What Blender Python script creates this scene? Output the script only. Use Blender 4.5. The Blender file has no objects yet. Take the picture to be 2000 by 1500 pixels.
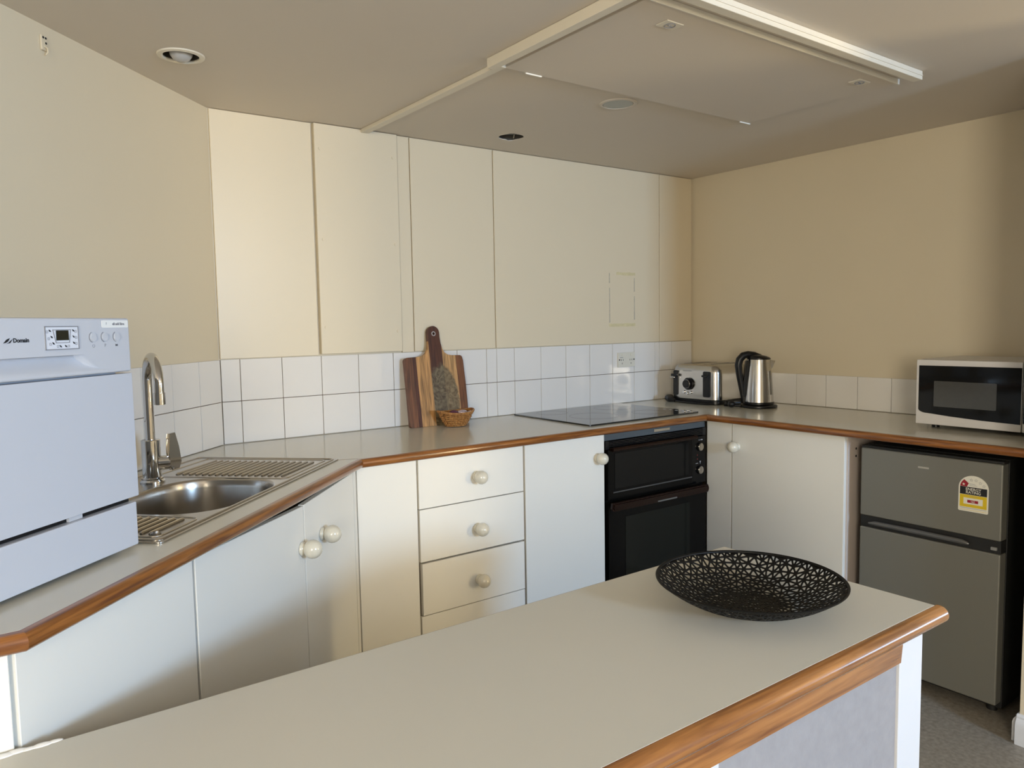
import bpy, bmesh, math, random
from mathutils import Vector, Matrix
from mathutils.geometry import delaunay_2d_cdt

PI = math.pi
random.seed(7)
scene = bpy.context.scene
COL = scene.collection

# ------------------------------------------------------------------ camera
yaw, pitch, roll = 0.6306, -0.0796, -0.0175
fwd = Vector((math.sin(yaw)*math.cos(pitch), math.cos(yaw)*math.cos(pitch), math.sin(pitch)))
rgt = Vector((math.cos(yaw), -math.sin(yaw), 0))
up = rgt.cross(fwd)
r2 = rgt*math.cos(roll) + up*math.sin(roll)
u2 = -rgt*math.sin(roll) + up*math.cos(roll)
cam_data = bpy.data.cameras.new('camera')
cam = bpy.data.objects.new('camera', cam_data)
COL.objects.link(cam)
rm = Matrix((r2, u2, -fwd)).transposed().to_4x4()
cam.matrix_world = Matrix.Translation((-3.184, -2.7166, 1.305)) @ rm
cam_data.sensor_fit = 'HORIZONTAL'
cam_data.sensor_width = 36.0
cam_data.lens = 36.0*1475.34/2000.0
cam_data.clip_start = 0.05
scene.camera = cam

# ------------------------------------------------------------------ world, daylight, exposure
world = bpy.data.worlds.new('world')
scene.world = world
world.use_nodes = True
bg = world.node_tree.nodes['Background']
bg.inputs[0].default_value = (0.62, 0.78, 1.0, 1)
bg.inputs[1].default_value = 1.0

def area(name, loc, target, sx, sy, watts, color):
    d = bpy.data.lights.new(name, 'AREA')
    d.shape = 'RECTANGLE'; d.size = sx; d.size_y = sy
    d.energy = watts; d.color = color
    o = bpy.data.objects.new(name, d)
    COL.objects.link(o)
    o.location = loc
    o.rotation_euler = (Vector(target)-Vector(loc)).to_track_quat('-Z', 'Y').to_euler()
    return o

# daylight through the rear, terrace and garden openings, plus an added side fill
area('daylight_rear', (-1.55, -5.93, 1.60), (-2.0, 0.0, 0.9), 0.60, 0.60, 140, (0.45, 0.68, 1.0))
area('daylight_terrace', (1.05, -5.20, 1.20), (-2.2, -0.6, 1.10), 0.55, 1.20, 128, (1.0, 0.79, 0.44))
area('daylight_garden', (2.95, -4.95, 1.40), (-1.0, -4.95, 1.1), 1.70, 0.75, 50, (0.48, 0.72, 1.0))
area('fill_side', (-4.93, -4.2, 1.45), (-0.2, -0.8, 1.5), 1.5, 1.3, 145, (1.0, 0.92, 0.76))  # added soft fill lamp; the side wall has no window

scene.view_settings.view_transform = 'Standard'
scene.view_settings.look = 'None'
scene.view_settings.exposure = -0.08
scene.view_settings.gamma = 1.0
scene.view_settings.use_curve_mapping = False

# ------------------------------------------------------------------ materials
MATS = {}
def srgb(r, g, b):
    f = lambda v: (v/255/12.92) if v/255 <= 0.04045 else ((v/255+0.055)/1.055)**2.4
    return (f(r), f(g), f(b), 1)

def mat(name, col, rough=0.5, metal=0.0, var=0.0, vscale=6.0, bump=0.0, bscale=200.0, coat=0.0, spec=0.5, stretch=None):
    if name in MATS: return MATS[name]
    m = bpy.data.materials.new(name); m.use_nodes = True
    nt = m.node_tree; b = nt.nodes['Principled BSDF']
    b.inputs['Base Color'].default_value = col
    b.inputs['Roughness'].default_value = rough
    b.inputs['Metallic'].default_value = metal
    b.inputs['Coat Weight'].default_value = coat
    b.inputs['Coat Roughness'].default_value = 0.06
    b.inputs['Specular IOR Level'].default_value = spec
    tc = nt.nodes.new('ShaderNodeTexCoord')
    mp = nt.nodes.new('ShaderNodeMapping')
    nt.links.new(tc.outputs['Object'], mp.inputs[0])
    if stretch: mp.inputs['Scale'].default_value = stretch
    n = nt.nodes.new('ShaderNodeTexNoise'); n.inputs['Scale'].default_value = vscale
    n.inputs['Detail'].default_value = 5
    nt.links.new(mp.outputs[0], n.inputs['Vector'])
    mx = nt.nodes.new('ShaderNodeMix'); mx.data_type = 'RGBA'
    v = max(var, 0.008)
    mx.inputs[6].default_value = (col[0]*(1-v), col[1]*(1-v), col[2]*(1-v), 1)
    mx.inputs[7].default_value = (min(1, col[0]*(1+v)), min(1, col[1]*(1+v)), min(1, col[2]*(1+v)), 1)
    nt.links.new(n.outputs[0], mx.inputs[0])
    nt.links.new(mx.outputs[2], b.inputs['Base Color'])
    if bump > 0:
        n2 = nt.nodes.new('ShaderNodeTexNoise'); n2.inputs['Scale'].default_value = bscale
        n2.inputs['Detail'].default_value = 3
        nt.links.new(mp.outputs[0], n2.inputs['Vector'])
        bp = nt.nodes.new('ShaderNodeBump'); bp.inputs['Strength'].default_value = bump
        bp.inputs['Distance'].default_value = 0.002
        nt.links.new(n2.outputs[0], bp.inputs['Height'])
        nt.links.new(bp.outputs[0], b.inputs['Normal'])
    MATS[name] = m
    return m

def wood(name, c1, c2, rough=0.3, axis='X', coat=0.5, scale=9.0, generated=False):
    if name in MATS: return MATS[name]
    m = bpy.data.materials.new(name); m.use_nodes = True
    nt = m.node_tree; b = nt.nodes['Principled BSDF']
    b.inputs['Roughness'].default_value = rough
    b.inputs['Coat Weight'].default_value = coat
    b.inputs['Coat Roughness'].default_value = 0.12
    tc = nt.nodes.new('ShaderNodeTexCoord'); mp = nt.nodes.new('ShaderNodeMapping')
    s = {'X': (0.8, 14, 14), 'Y': (14, 0.8, 14), 'Z': (14, 14, 0.8)}[axis]
    mp.inputs['Scale'].default_value = s
    nt.links.new(tc.outputs['Object'], mp.inputs[0])
    n = nt.nodes.new('ShaderNodeTexNoise'); n.inputs['Scale'].default_value = scale
    n.inputs['Detail'].default_value = 8; n.inputs['Distortion'].default_value = 0.6
    nt.links.new(mp.outputs[0], n.inputs['Vector'])
    r = nt.nodes.new('ShaderNodeValToRGB')
    r.color_ramp.elements[0].position = 0.32; r.color_ramp.elements[0].color = c1
    r.color_ramp.elements[1].position = 0.68; r.color_ramp.elements[1].color = c2
    nt.links.new(n.outputs[0], r.inputs[0])
    nt.links.new(r.outputs[0], b.inputs['Base Color'])
    bp = nt.nodes.new('ShaderNodeBump'); bp.inputs['Strength'].default_value = 0.15
    bp.inputs['Distance'].default_value = 0.001
    nt.links.new(n.outputs[0], bp.inputs['Height']); nt.links.new(bp.outputs[0], b.inputs['Normal'])
    MATS[name] = m
    return m

M_wall = mat('cream_wall_paint', (0.67, 0.585, 0.435, 1), 0.45, var=0.03, vscale=2.5, bump=0.12, bscale=60)
M_panel = mat('cream_board_paint', (0.73, 0.63, 0.46, 1), 0.38, var=0.02, vscale=2.0, bump=0.06, bscale=25)
M_ceil = mat('ceiling_paint', (0.67, 0.60, 0.515, 1), 0.6, var=0.025, vscale=2.0, bump=0.08, bscale=80)
M_ctrim = mat('ceiling_trim_paint', (0.72, 0.66, 0.55, 1), 0.35, var=0.02)
M_floor = mat('speckled_vinyl_floor', (0.26, 0.23, 0.19, 1), 0.45, var=0.6, vscale=75, bump=0.05)
M_lam = mat('pale_laminate', (0.62, 0.59, 0.50, 1), 0.17, var=0.02, vscale=3.0, bump=0.03, bscale=350, spec=0.45)
M_lamp = mat('pale_laminate_matt', (0.61, 0.585, 0.51, 1), 0.34, var=0.02, vscale=3.0, bump=0.03, bscale=350, spec=0.4)
M_door = mat('off_white_melamine', (0.80, 0.78, 0.72, 1), 0.32, var=0.012, vscale=3.0)
M_carc = mat('carcass_board', (0.28, 0.24, 0.19, 1), 0.6)
M_tile = mat('white_glazed_tile', (0.77, 0.74, 0.70, 1), 0.10, var=0.03, vscale=4.0, bump=0.05, bscale=9)
M_grout = mat('brown_grout', (0.20, 0.15, 0.11, 1), 0.9, var=0.2, vscale=30)
M_timber = wood('varnished_timber', (0.12, 0.034, 0.007, 1), (0.33, 0.122, 0.026, 1), 0.28, 'X', 0.6)
M_timberY = wood('varnished_timber_y', (0.16, 0.043, 0.008, 1), (0.42, 0.15, 0.035, 1), 0.28, 'Y', 0.6)
M_timberI = wood('honey_timber', (0.17, 0.055, 0.012, 1), (0.40, 0.165, 0.042, 1), 0.25, 'X', 0.8, 6.0)
M_steel = mat('brushed_steel', (0.50, 0.48, 0.45, 1), 0.20, 1.0, var=0.04, vscale=30, stretch=(1, 1, 1))
M_sink = mat('sink_steel', (0.50, 0.47, 0.43, 1), 0.24, 1.0, var=0.05, vscale=12)
M_chrome = mat('chrome', (0.62, 0.62, 0.63, 1), 0.06, 1.0)
M_black = mat('black_plastic', (0.007, 0.007, 0.008, 1), 0.32, spec=0.35)
M_bglass = mat('black_glass', (0.005, 0.005, 0.005, 1), 0.06, spec=0.2)
M_benamel = mat('black_enamel', (0.005, 0.0045, 0.004, 1), 0.25, spec=0.12)
M_brown = mat('dark_brown_handle', (0.013, 0.005, 0.003, 1), 0.3, spec=0.2)
M_hob = mat('hob_glass', (0.010, 0.011, 0.011, 1), 0.03, spec=0.9)
M_hobring = mat('hob_ring_print', (0.022, 0.022, 0.022, 1), 0.2)
M_knob = mat('cream_ceramic', (0.70, 0.655, 0.54, 1), 0.12, coat=0.6, var=0.03, vscale=40)
M_white = mat('white_plastic', (0.54, 0.555, 0.60, 1), 0.28)
M_whited = mat('white_enamel_door', (0.53, 0.55, 0.605, 1), 0.22)
M_greyp = mat('grey_print', (0.25, 0.25, 0.27, 1), 0.5)
M_lgreyp = mat('pale_grey_print', (0.52, 0.53, 0.56, 1), 0.5)
M_ink = mat('black_ink', (0.01, 0.01, 0.012, 1), 0.5)
M_lcd = mat('display_glass', (0.012, 0.014, 0.010, 1), 0.15)
M_fridge = mat('silver_grey_door', (0.21, 0.205, 0.18, 1), 0.42, 0.35, var=0.015)
M_fbody = mat('fridge_black', (0.010, 0.010, 0.010, 1), 0.55)
M_mw = mat('microwave_pale_grey', (0.68, 0.66, 0.66, 1), 0.35)
M_mwwin = mat('microwave_window_mesh', (0.055, 0.055, 0.052, 1), 0.12, var=0.1, vscale=60)
M_post = mat('white_gloss_paint', (0.66, 0.67, 0.70, 1), 0.3)
M_greywall = mat('grey_textured_paint', (0.30, 0.29, 0.30, 1), 0.6, var=0.12, vscale=50, bump=0.5, bscale=90)
M_dish = mat('matt_black_metal', (0.005, 0.0045, 0.004, 1), 0.5, spec=0.2)
M_red = mat('label_red', srgb(150, 20, 40), 0.5)
M_yel = mat('label_yellow', srgb(215, 185, 30), 0.5)
M_lab = mat('label_white', srgb(225, 222, 210), 0.5)
M_wick = wood('wicker_cane', (0.22, 0.085, 0.022, 1), (0.52, 0.25, 0.075, 1), 0.4, 'Z', 0.3, 14.0)
M_dark = mat('dark_void', (0.02, 0.018, 0.015, 1), 0.9)
M_cavity = mat('dusty_cavity', (0.10, 0.095, 0.085, 1), 0.9, var=0.5, vscale=30)
M_frost = mat('frosted_glass_disc', (0.38, 0.40, 0.38, 1), 0.35)
M_bulb = mat('frosted_bulb', (0.42, 0.41, 0.40, 1), 0.25)
M_socket = mat('socket_plastic', (0.70, 0.67, 0.58, 1), 0.3)
M_resid = mat('yellowed_tape_residue', (0.66, 0.57, 0.33, 1), 0.6, var=0.2, vscale=60)
M_residd = mat('grubby_tape_edge', (0.50, 0.44, 0.34, 1), 0.7, var=0.3, vscale=80)
M_purple = mat('purple_wrapper', (0.10, 0.02, 0.05, 1), 0.3)
M_silverw = mat('silver_wrapper', (0.6, 0.5, 0.55, 1), 0.25, 0.6)
M_caulk = mat('white_sealant', (0.78, 0.76, 0.72, 1), 0.5, bump=0.4, bscale=40)
M_glass = bpy.data.materials.new('window_glass'); M_glass.use_nodes = True
_b = M_glass.node_tree.nodes['Principled BSDF']
_b.inputs['Transmission Weight'].default_value = 1.0; _b.inputs['Roughness'].default_value = 0.0
_b.inputs['IOR'].default_value = 1.05

# ------------------------------------------------------------------ mesh builder
class MB:
    def __init__(s): s.bm = bmesh.new()
    def _merge(s, t, M=None):
        if M is not None: t.transform(M)
        me = bpy.data.meshes.new('t'); t.to_mesh(me); t.free()
        s.bm.from_mesh(me); bpy.data.meshes.remove(me)
    def box(s, x0, x1, y0, y1, z0, z1, bev=0.0, seg=2, M=None):
        t = bmesh.new(); bmesh.ops.create_cube(t, size=1)
        for v in t.verts:
            v.co = Vector(((x0+x1)/2 + v.co.x*(x1-x0), (y0+y1)/2 + v.co.y*(y1-y0), (z0+z1)/2 + v.co.z*(z1-z0)))
        if bev > 0:
            bmesh.ops.bevel(t, geom=list(t.edges), offset=bev, segments=seg, profile=0.5, affect='EDGES')
        s._merge(t, M); return s
    def cyl(s, c, r, h, axis='Z', r2=None, seg=32, M=None, bev=0.0):
        """centred on c, length h along axis"""
        t = bmesh.new()
        bmesh.ops.create_cone(t, cap_ends=True, segments=seg, radius1=r, radius2=r if r2 is None else r2, depth=h)
        if bev > 0:
            es = [e for e in t.edges if abs(e.verts[0].co.z-e.verts[1].co.z) < 1e-6]
            bmesh.ops.bevel(t, geom=es, offset=bev, segments=2, affect='EDGES')
        R = {'Z': Matrix(), 'X': Matrix.Rotation(PI/2, 4, 'Y'), 'Y': Matrix.Rotation(-PI/2, 4, 'X')}[axis] if isinstance(axis, str) else Vector(axis).to_track_quat('Z', 'Y').to_matrix().to_4x4()
        t.transform(Matrix.Translation(c) @ R)
        s._merge(t, M); return s
    def sph(s, c, r, sc=(1, 1, 1), seg=24, M=None):
        t = bmesh.new(); bmesh.ops.create_uvsphere(t, u_segments=seg, v_segments=seg//2, radius=r)
        for v in t.verts: v.co = Vector((v.co.x*sc[0]+c[0], v.co.y*sc[1]+c[1], v.co.z*sc[2]+c[2]))
        s._merge(t, M); return s
    def lathe(s, prof, c=(0, 0, 0), seg=40, M=None, close=False):
        t = bmesh.new(); rings = []
        for r, z in prof:
            if r < 1e-6: rings.append([t.verts.new((c[0], c[1], c[2]+z))])
            else: rings.append([t.verts.new((c[0]+r*math.cos(2*PI*k/seg), c[1]+r*math.sin(2*PI*k/seg), c[2]+z)) for k in range(seg)])
        n = len(rings)
        for i in range(n if close else n-1):
            a, b = rings[i], rings[(i+1) % n]
            for k in range(seg):
                k2 = (k+1) % seg
                if len(a) == 1 and len(b) == 1: continue
                if len(a) == 1: t.faces.new((a[0], b[k2], b[k]))
                elif len(b) == 1: t.faces.new((a[k], a[k2], b[0]))
                else: t.faces.new((a[k], a[k2], b[k2], b[k]))
        bmesh.ops.recalc_face_normals(t, faces=t.faces)
        s._merge(t, M); return s
    def tube(s, pts, r, seg=10, M=None, caps=True):
        t = bmesh.new(); pts = [Vector(p) for p in pts]; n = len(pts)
        rr = r if isinstance(r, (list, tuple)) else [r]*n
        tan0 = (pts[1]-pts[0]).normalized()
        nrm = tan0.orthogonal().normalized(); rings = []
        for i, p in enumerate(pts):
            ta = (pts[min(i+1, n-1)]-pts[max(i-1, 0)]).normalized()
            nrm = (nrm - ta*nrm.dot(ta)).normalized(); bi = ta.cross(nrm)
            rings.append([t.verts.new(p + (nrm*math.cos(2*PI*k/seg)+bi*math.sin(2*PI*k/seg))*rr[i]) for k in range(seg)])
        for i in range(n-1):
            for k in range(seg):
                k2 = (k+1) % seg
                t.faces.new((rings[i][k], rings[i][k2], rings[i+1][k2], rings[i+1][k]))
        if caps:
            t.faces.new(rings[0][::-1]); t.faces.new(rings[-1])
        bmesh.ops.recalc_face_normals(t, faces=t.faces)
        s._merge(t, M); return s
    def prism(s, poly, a0, a1, plane='XY', bev=0.0, M=None, seg=2):
        """poly of 2D points in the given plane, extruded between a0 and a1 along the third axis"""
        t = bmesh.new()
        def P(p, a):
            return {'XY': (p[0], p[1], a), 'XZ': (p[0], a, p[1]), 'YZ': (a, p[0], p[1])}[plane]
        lo = [t.verts.new(P(p, a0)) for p in poly]; hi = [t.verts.new(P(p, a1)) for p in poly]
        n = len(poly)
        f1 = t.faces.new(lo); f2 = t.faces.new(hi[::-1])
        for k in range(n): t.faces.new((lo[k], hi[k], hi[(k+1) % n], lo[(k+1) % n]))
        bmesh.ops.recalc_face_normals(t, faces=t.faces)
        if bev > 0:
            bmesh.ops.bevel(t, geom=list(f1.edges)+list(f2.edges), offset=bev, segments=seg, affect='EDGES')
        s._merge(t, M); return s
    def plate(s, outer, holes, z0, z1, M=None):
        """horizontal plate with holes (list of loops)"""
        t = bmesh.new(); edges = []
        for loop in [outer]+holes:
            vs = [t.verts.new((p[0], p[1], z1)) for p in loop]
            for k in range(len(vs)): edges.append(t.edges.new((vs[k], vs[(k+1) % len(vs)])))
        r = bmesh.ops.triangle_fill(t, use_beauty=True, use_dissolve=False, edges=edges)
        fs = [g for g in t.faces]
        for f in fs:
            f.normal_update()
            if f.normal.z < 0: f.normal_flip()
        e = bmesh.ops.extrude_face_region(t, geom=fs)
        for v in [g for g in e['geom'] if isinstance(g, bmesh.types.BMVert)]: v.co.z = z0
        bmesh.ops.recalc_face_normals(t, faces=t.faces)
        s._merge(t, M); return s
    def sweep(s, prof, path, closed_profile=True, M=None):
        """profile (inward offset, z) swept along a 2D polyline, mitred; inward = left of the walking direction"""
        t = bmesh.new(); path = [Vector(p) for p in path]; n = len(path); rings = []
        for i, p in enumerate(path):
            def nr(a, b):
                d = (b-a).normalized(); return Vector((-d.y, d.x))
            if i == 0: m = nr(path[0], path[1]); k = 1
            elif i == n-1: m = nr(path[-2], path[-1]); k = 1
            else:
                a = nr(path[i-1], p); b = nr(p, path[i+1]); m = (a+b).normalized(); k = 1/m.dot(a)
            rings.append([t.verts.new((p.x+m.x*k*o, p.y+m.y*k*o, z)) for o, z in prof])
        q = len(prof)
        for i in range(n-1):
            for j in range(q):
                j2 = (j+1) % q
                t.faces.new((rings[i][j], rings[i+1][j], rings[i+1][j2], rings[i][j2]))
        t.faces.new(rings[0]); t.faces.new(rings[-1][::-1])
        bmesh.ops.recalc_face_normals(t, faces=t.faces)
        s._merge(t, M); return s
    def build(s, name, material, parent=None, sharp=32, label=None):
        me = bpy.data.meshes.new(name); s.bm.to_mesh(me); s.bm.free()
        for p in me.polygons: p.use_smooth = True
        me.set_sharp_from_angle(angle=math.radians(sharp))
        me.materials.append(material)
        o = bpy.data.objects.new(name, me); COL.objects.link(o)
        wn = o.modifiers.new('weighted', 'WEIGHTED_NORMAL'); wn.keep_sharp = True
        if parent is not None: o.parent = parent
        if label: o['label'] = label
        return o

def thing(name, label, cat, loc=(0, 0, 0), rz=0.0, group=None):
    o = bpy.data.objects.new(name, None); COL.objects.link(o)
    o.empty_display_size = 0.05
    o.location = loc; o.rotation_euler = (0, 0, rz)
    o['label'] = label; o['category'] = cat
    if group: o['group'] = group
    return o
def tag(o, label, cat, group=None):
    o['label'] = label; o['category'] = cat
    if group: o['group'] = group
    return o
def struct(o, label=None):
    o['kind'] = 'structure'
    if label: o['label'] = label
    return o
def text_mb(txt, size, M, depth=0.0003, bold=0.0, mb=None):
    """letters lying in local XY of M"""
    cu = bpy.data.curves.new('t', 'FONT'); cu.body = txt; cu.size = size
    cu.extrude = depth; cu.align_x = 'CENTER'; cu.align_y = 'CENTER'; cu.offset = bold
    cu.resolution_u = 3
    o = bpy.data.objects.new('t', cu); COL.objects.link(o)
    dg = bpy.context.evaluated_depsgraph_get(); dg.update()
    me = bpy.data.meshes.new_from_object(o.evaluated_get(dg))
    mb = mb or MB(); t = bmesh.new(); t.from_mesh(me); mb._merge(t, M)
    bpy.data.objects.remove(o); bpy.data.curves.remove(cu); bpy.data.meshes.remove(me)
    return mb
def front_M(x, z, y=0.0):
    """writing on a front facing local -Y"""
    return Matrix.Translation((x, y, z)) @ Matrix.Rotation(PI/2, 4, 'X')
def arc(cx, cy, r, a0, a1, n):
    return [(cx+r*math.cos(a0+(a1-a0)*k/n), cy+r*math.sin(a0+(a1-a0)*k/n)) for k in range(n+1)]
def rrect(x0, x1, y0, y1, r, n=6):
    return (arc(x1-r, y1-r, r, 0, PI/2, n)+arc(x0+r, y1-r, r, PI/2, PI, n)
            + arc(x0+r, y0+r, r, PI, 1.5*PI, n)+arc(x1-r, y0+r, r, 1.5*PI, 2*PI, n))

# ------------------------------------------------------------------ measures
XL = -2.459           # corner of back wall and angled wall
H = 2.051             # ceiling
C = math.sqrt(0.5)
CT = 0.900            # worktop surface
FY = -0.558           # carcass front plane; door faces stand 17 mm in front of it
IT = 0.735            # peninsula surface
def ang(t, d, z=0.0):  # t along the angled wall from the corner, d out from it
    return Vector((XL - C*t + C*d, -C*t - C*d, z))

# ------------------------------------------------------------------ room shell
AE = 3.0             # length of the angled wall
ax, ay = XL-C*AE, -C*AE
struct(MB().box(-5.2, 3.2, -6.2, 0.3, -0.10, 0.0).build('floor', M_floor))
# ceiling with the openings of downlight and missing light
def circ(cx, cy, r, n=40, jag=0.0):
    return [(cx+(r+random.uniform(-jag, jag))*math.cos(2*PI*k/n), cy+(r+random.uniform(-jag, jag))*math.sin(2*PI*k/n)) for k in range(n)]
DL = (-2.646, -0.474); HO = (-1.345, -0.222); GL = (-1.310, -0.795)
hole_loop = circ(HO[0], HO[1], 0.050, 22, 0.002)
for hk, hr_ in ((3, 0.060), (4, 0.064), (14, 0.058), (15, 0.059)):
    ha = 2*PI*hk/22; hole_loop[hk] = (HO[0]+hr_*math.cos(ha), HO[1]+hr_*math.sin(ha))
cl = MB().plate([(-5.2, -6.2), (3.2, -6.2), (3.2, 0.3), (-5.2, 0.3)], [circ(DL[0], DL[1], 0.050), hole_loop], H, H+0.003)
cl.box(-5.2, 3.2, -6.2, 0.3, H+0.16, H+0.22)
struct(cl.build('ceiling', M_ceil))
struct(MB().box(XL, 0.1, 0.0, 0.1, 0, H).build('wall_back', M_wall))
struct(MB().box(0.0, 0.1, -1.83, 0.0, 0, H).build('wall_right', M_wall))
wl = MB().prism([(XL, 0), (ax, ay), (ax-0.07, ay+0.07), (XL, 0.1)], 0, H)
struct(wl.build('wall_left', M_wall))
# nib wall that ends the fridge recess
struct(MB().box(-0.64, 0.1, -2.38, -1.83, 0, H).build('wall_nib', M_wall))
struct(MB().box(-5.2, -5.0, -6.2, ay, 0, H).box(-5.2, ax, ay, ay+0.1, 0, H).build('wall_side', M_wall))
struct(MB().box(0.1, 3.0, -2.38, -2.28, 0, H).box(3.0, 3.2, -6.2, -5.85, 0, H).box(3.0, 3.2, -4.05, -2.28, 0, H).box(3.0, 3.2, -5.85, -4.05, 0, 0.95).box(3.0, 3.2, -5.85, -4.05, 1.85, H).build('wall_entry', M_wall))
struct(MB().box(-0.55, 0.17, -4.08, -3.98, 0, H).build('blocker_partition', M_wall))  # unseen stub added to block terrace light from the left of the kitchen
# rear wall with window openings (window_1 rear, window_2 terrace door)
wf = MB()
wf.box(-5.2, -1.97, -6.2, -6.0, 0, H).box(-1.13, 0.45, -6.2, -6.0, 0, H)
wf.box(-1.97, -1.13, -6.2, -6.0, 0, 1.12).box(-1.97, -1.13, -6.2, -6.0, 2.0, H)
wf.box(1.75, 3.2, -6.2, -6.0, 0, H).box(0.45, 1.75, -6.2, -6.0, 2.0, H)
struct(wf.build('wall_front', M_wall))
def window(name, x0, x1, z0, z1, mull=1):
    e = bpy.data.objects.new(name, None); COL.objects.link(e); e['kind'] = 'structure'
    m = MB(); f = 0.045
    m.box(x0, x0+f, -6.12, -6.06, z0, z1).box(x1-f, x1, -6.12, -6.06, z0, z1)
    m.box(x0+f, x1-f, -6.12, -6.06, z0, z0+f).box(x0+f, x1-f, -6.12, -6.06, z1-f, z1)
    for k in range(1, mull+1):
        x = x0+(x1-x0)*k/(mull+1)
        m.box(x-0.02, x+0.02, -6.115, -6.065, z0+f, z1-f)
    m.build('frame', M_post, e)
    MB().box(x0+f, x1-f, -6.093, -6.087, z0+f, z1-f).build('pane', M_glass, e)
window('window_1', -1.97, -1.13, 1.12, 2.0, 0)
window('window_2', 0.45, 1.75, 0.02, 2.0, 1)
e3 = bpy.data.objects.new('window_3', None); COL.objects.link(e3); e3['kind'] = 'structure'
m = MB(); m.box(3.05, 3.11, -5.85, -5.805, 0.95, 1.85).box(3.05, 3.11, -4.095, -4.05, 0.95, 1.85).box(3.05, 3.11, -5.805, -4.095, 0.95, 0.995).box(3.05, 3.11, -5.805, -4.095, 1.805, 1.85)
m.build('frame', M_post, e3)
MB().box(3.077, 3.083, -5.805, -4.095, 0.995, 1.805).build('pane', M_glass, e3)
# skirting round the nib wall
sk = [(0, 0), (0.020, 0), (0.020, 0.060), (0.016, 0.072), (0.010, 0.080), (0.010, 0.086), (0.004, 0.092), (0, 0.092)]
m = MB().sweep([(-o, z) for o, z in sk], [(-0.64, -2.38), (-0.64, -1.825)][::-1])
m.sweep([(-o, z) for o, z in sk], [(-0.64, -1.83), (-0.56, -1.83)][::-1])
struct(m.build('baseboard_right', M_post))

# wall boards above the tiles
PB = 1.200
def wall_board(x0, x1, z0, th, label, screws=(), extra=None):
    e = thing('wall_board', label, 'wall board', ((x0+x1)/2, 0, z0), 0, 'painted boards lining the back wall')
    w = (x1-x0)/2
    MB().box(-w+0.0015, w-0.0015, -th, -0.0005, 0, H-z0-0.002, 0.0012, 1).build('panel', M_panel, e)
    for sx, sz in screws:
        MB().cyl((sx, -th-0.0006, sz), 0.0068, 0.0034, 'Y', seg=20, bev=0.0010).build('screw_cap', M_panel, e)
    if extra: extra(e)
    return e
wall_board(XL+0.002, -2.097, PB, 0.008, 'cream board on back wall nearest the angled wall, beside the raised panel')
sc = [(-0.148, 0.755), (-0.146, 0.425), (-0.148, 0.10), (0.150, 0.755), (0.152, 0.42), (0.152, 0.08)]
wall_board(-2.093, -1.752, PB+0.004, 0.021, 'raised cream board with painted screw heads and a shadow line under it', sc)
wall_board(-1.750, -1.694, PB-0.002, 0.010, 'narrow cream strip on back wall just right of the raised screwed board')
wall_board(-1.692, -1.290, PB, 0.008, 'cream board on back wall behind the handle of the cutting board')
def residue(e):
    cx = (-1.288-0.257)/2
    x0, x1, z0, z1 = -0.612-cx, -0.432-cx, 1.283-PB, 1.548-PB
    y = -0.0086
    m = MB()
    for (a, b, c, d) in ((x0, x1, z0, z0+0.014), (x0+0.05, x1, z1-0.014, z1)):
        poly = [(a, c)] + [(a+(b-a)*k/10, c+random.uniform(-.0015, .0015)) for k in range(1, 10)] + [(b, c), (b, d)] + [(b-(b-a)*k/10, d+random.uniform(-.0015, .0015)) for k in range(1, 10)] + [(a, d)]
        m.prism(poly, y, y+0.0005, 'XZ')
    m.build('tape_residue', M_resid, e, label='yellowed strips left by old tape')
    m = MB()
    for a, segs in ((x0, ((0.018, 0.19), (0.21, 0.262))), (x1-0.010, ((0.03, 0.15), (0.17, 0.24)))):
        for c, d in segs: m.prism([(a, z0+c), (a+0.007, z0+c+0.003), (a+0.006, z0+d), (a+0.001, z0+d-0.003)], y, y+0.0005, 'XZ')
    m.build('grubby_edge', M_residd, e)
wall_board(-1.288, -0.257, PB, 0.008, 'widest cream board, with a yellowed tape rectangle above the power socket', extra=residue)
wall_board(-0.255, -0.012, PB, 0.008, 'last cream board at the right corner above the toaster')

# ------------------------------------------------------------------ tiles
def tiles(m, edges, z0, z1, gap=0.0020):
    """tiles in a local frame: x along wall, front at -y"""
    for a, b in zip(edges[:-1], edges[1:]):
        g = gap/2
        w, h = (b-a-gap), (z1-z0-gap)
        M = Matrix.Translation(((a+b)/2, -0.0042, (z0+z1)/2)) @ Matrix.Rotation(random.uniform(-.006, .006), 4, 'Z') @ Matrix.Rotation(random.uniform(-.006, .006), 4, 'X')
        m.box(-w/2, w/2, -0.0030, 0.0030, -h/2, h/2, 0.0014, 2, M=M)
be = [XL+0.003] + [-2.3895+.15*k for k in range(8)] + [-1.286] + [-1.19+.15*k for k in range(7)] + [-0.258, -0.165, -0.006]
e = thing('tile_splashback', 'two rows of white tiles along the back wall behind the cooktop', 'splashback')
m = MB(); tiles(m, be, 1.05, PB-0.002); tiles(m, be, CT+0.001, 1.05); m.build('tiles', M_tile, e)
MB().box(XL+0.003, -0.006, -0.0022, -0.0006, CT+0.001, PB-0.003).build('grout', M_grout, e)
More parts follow.
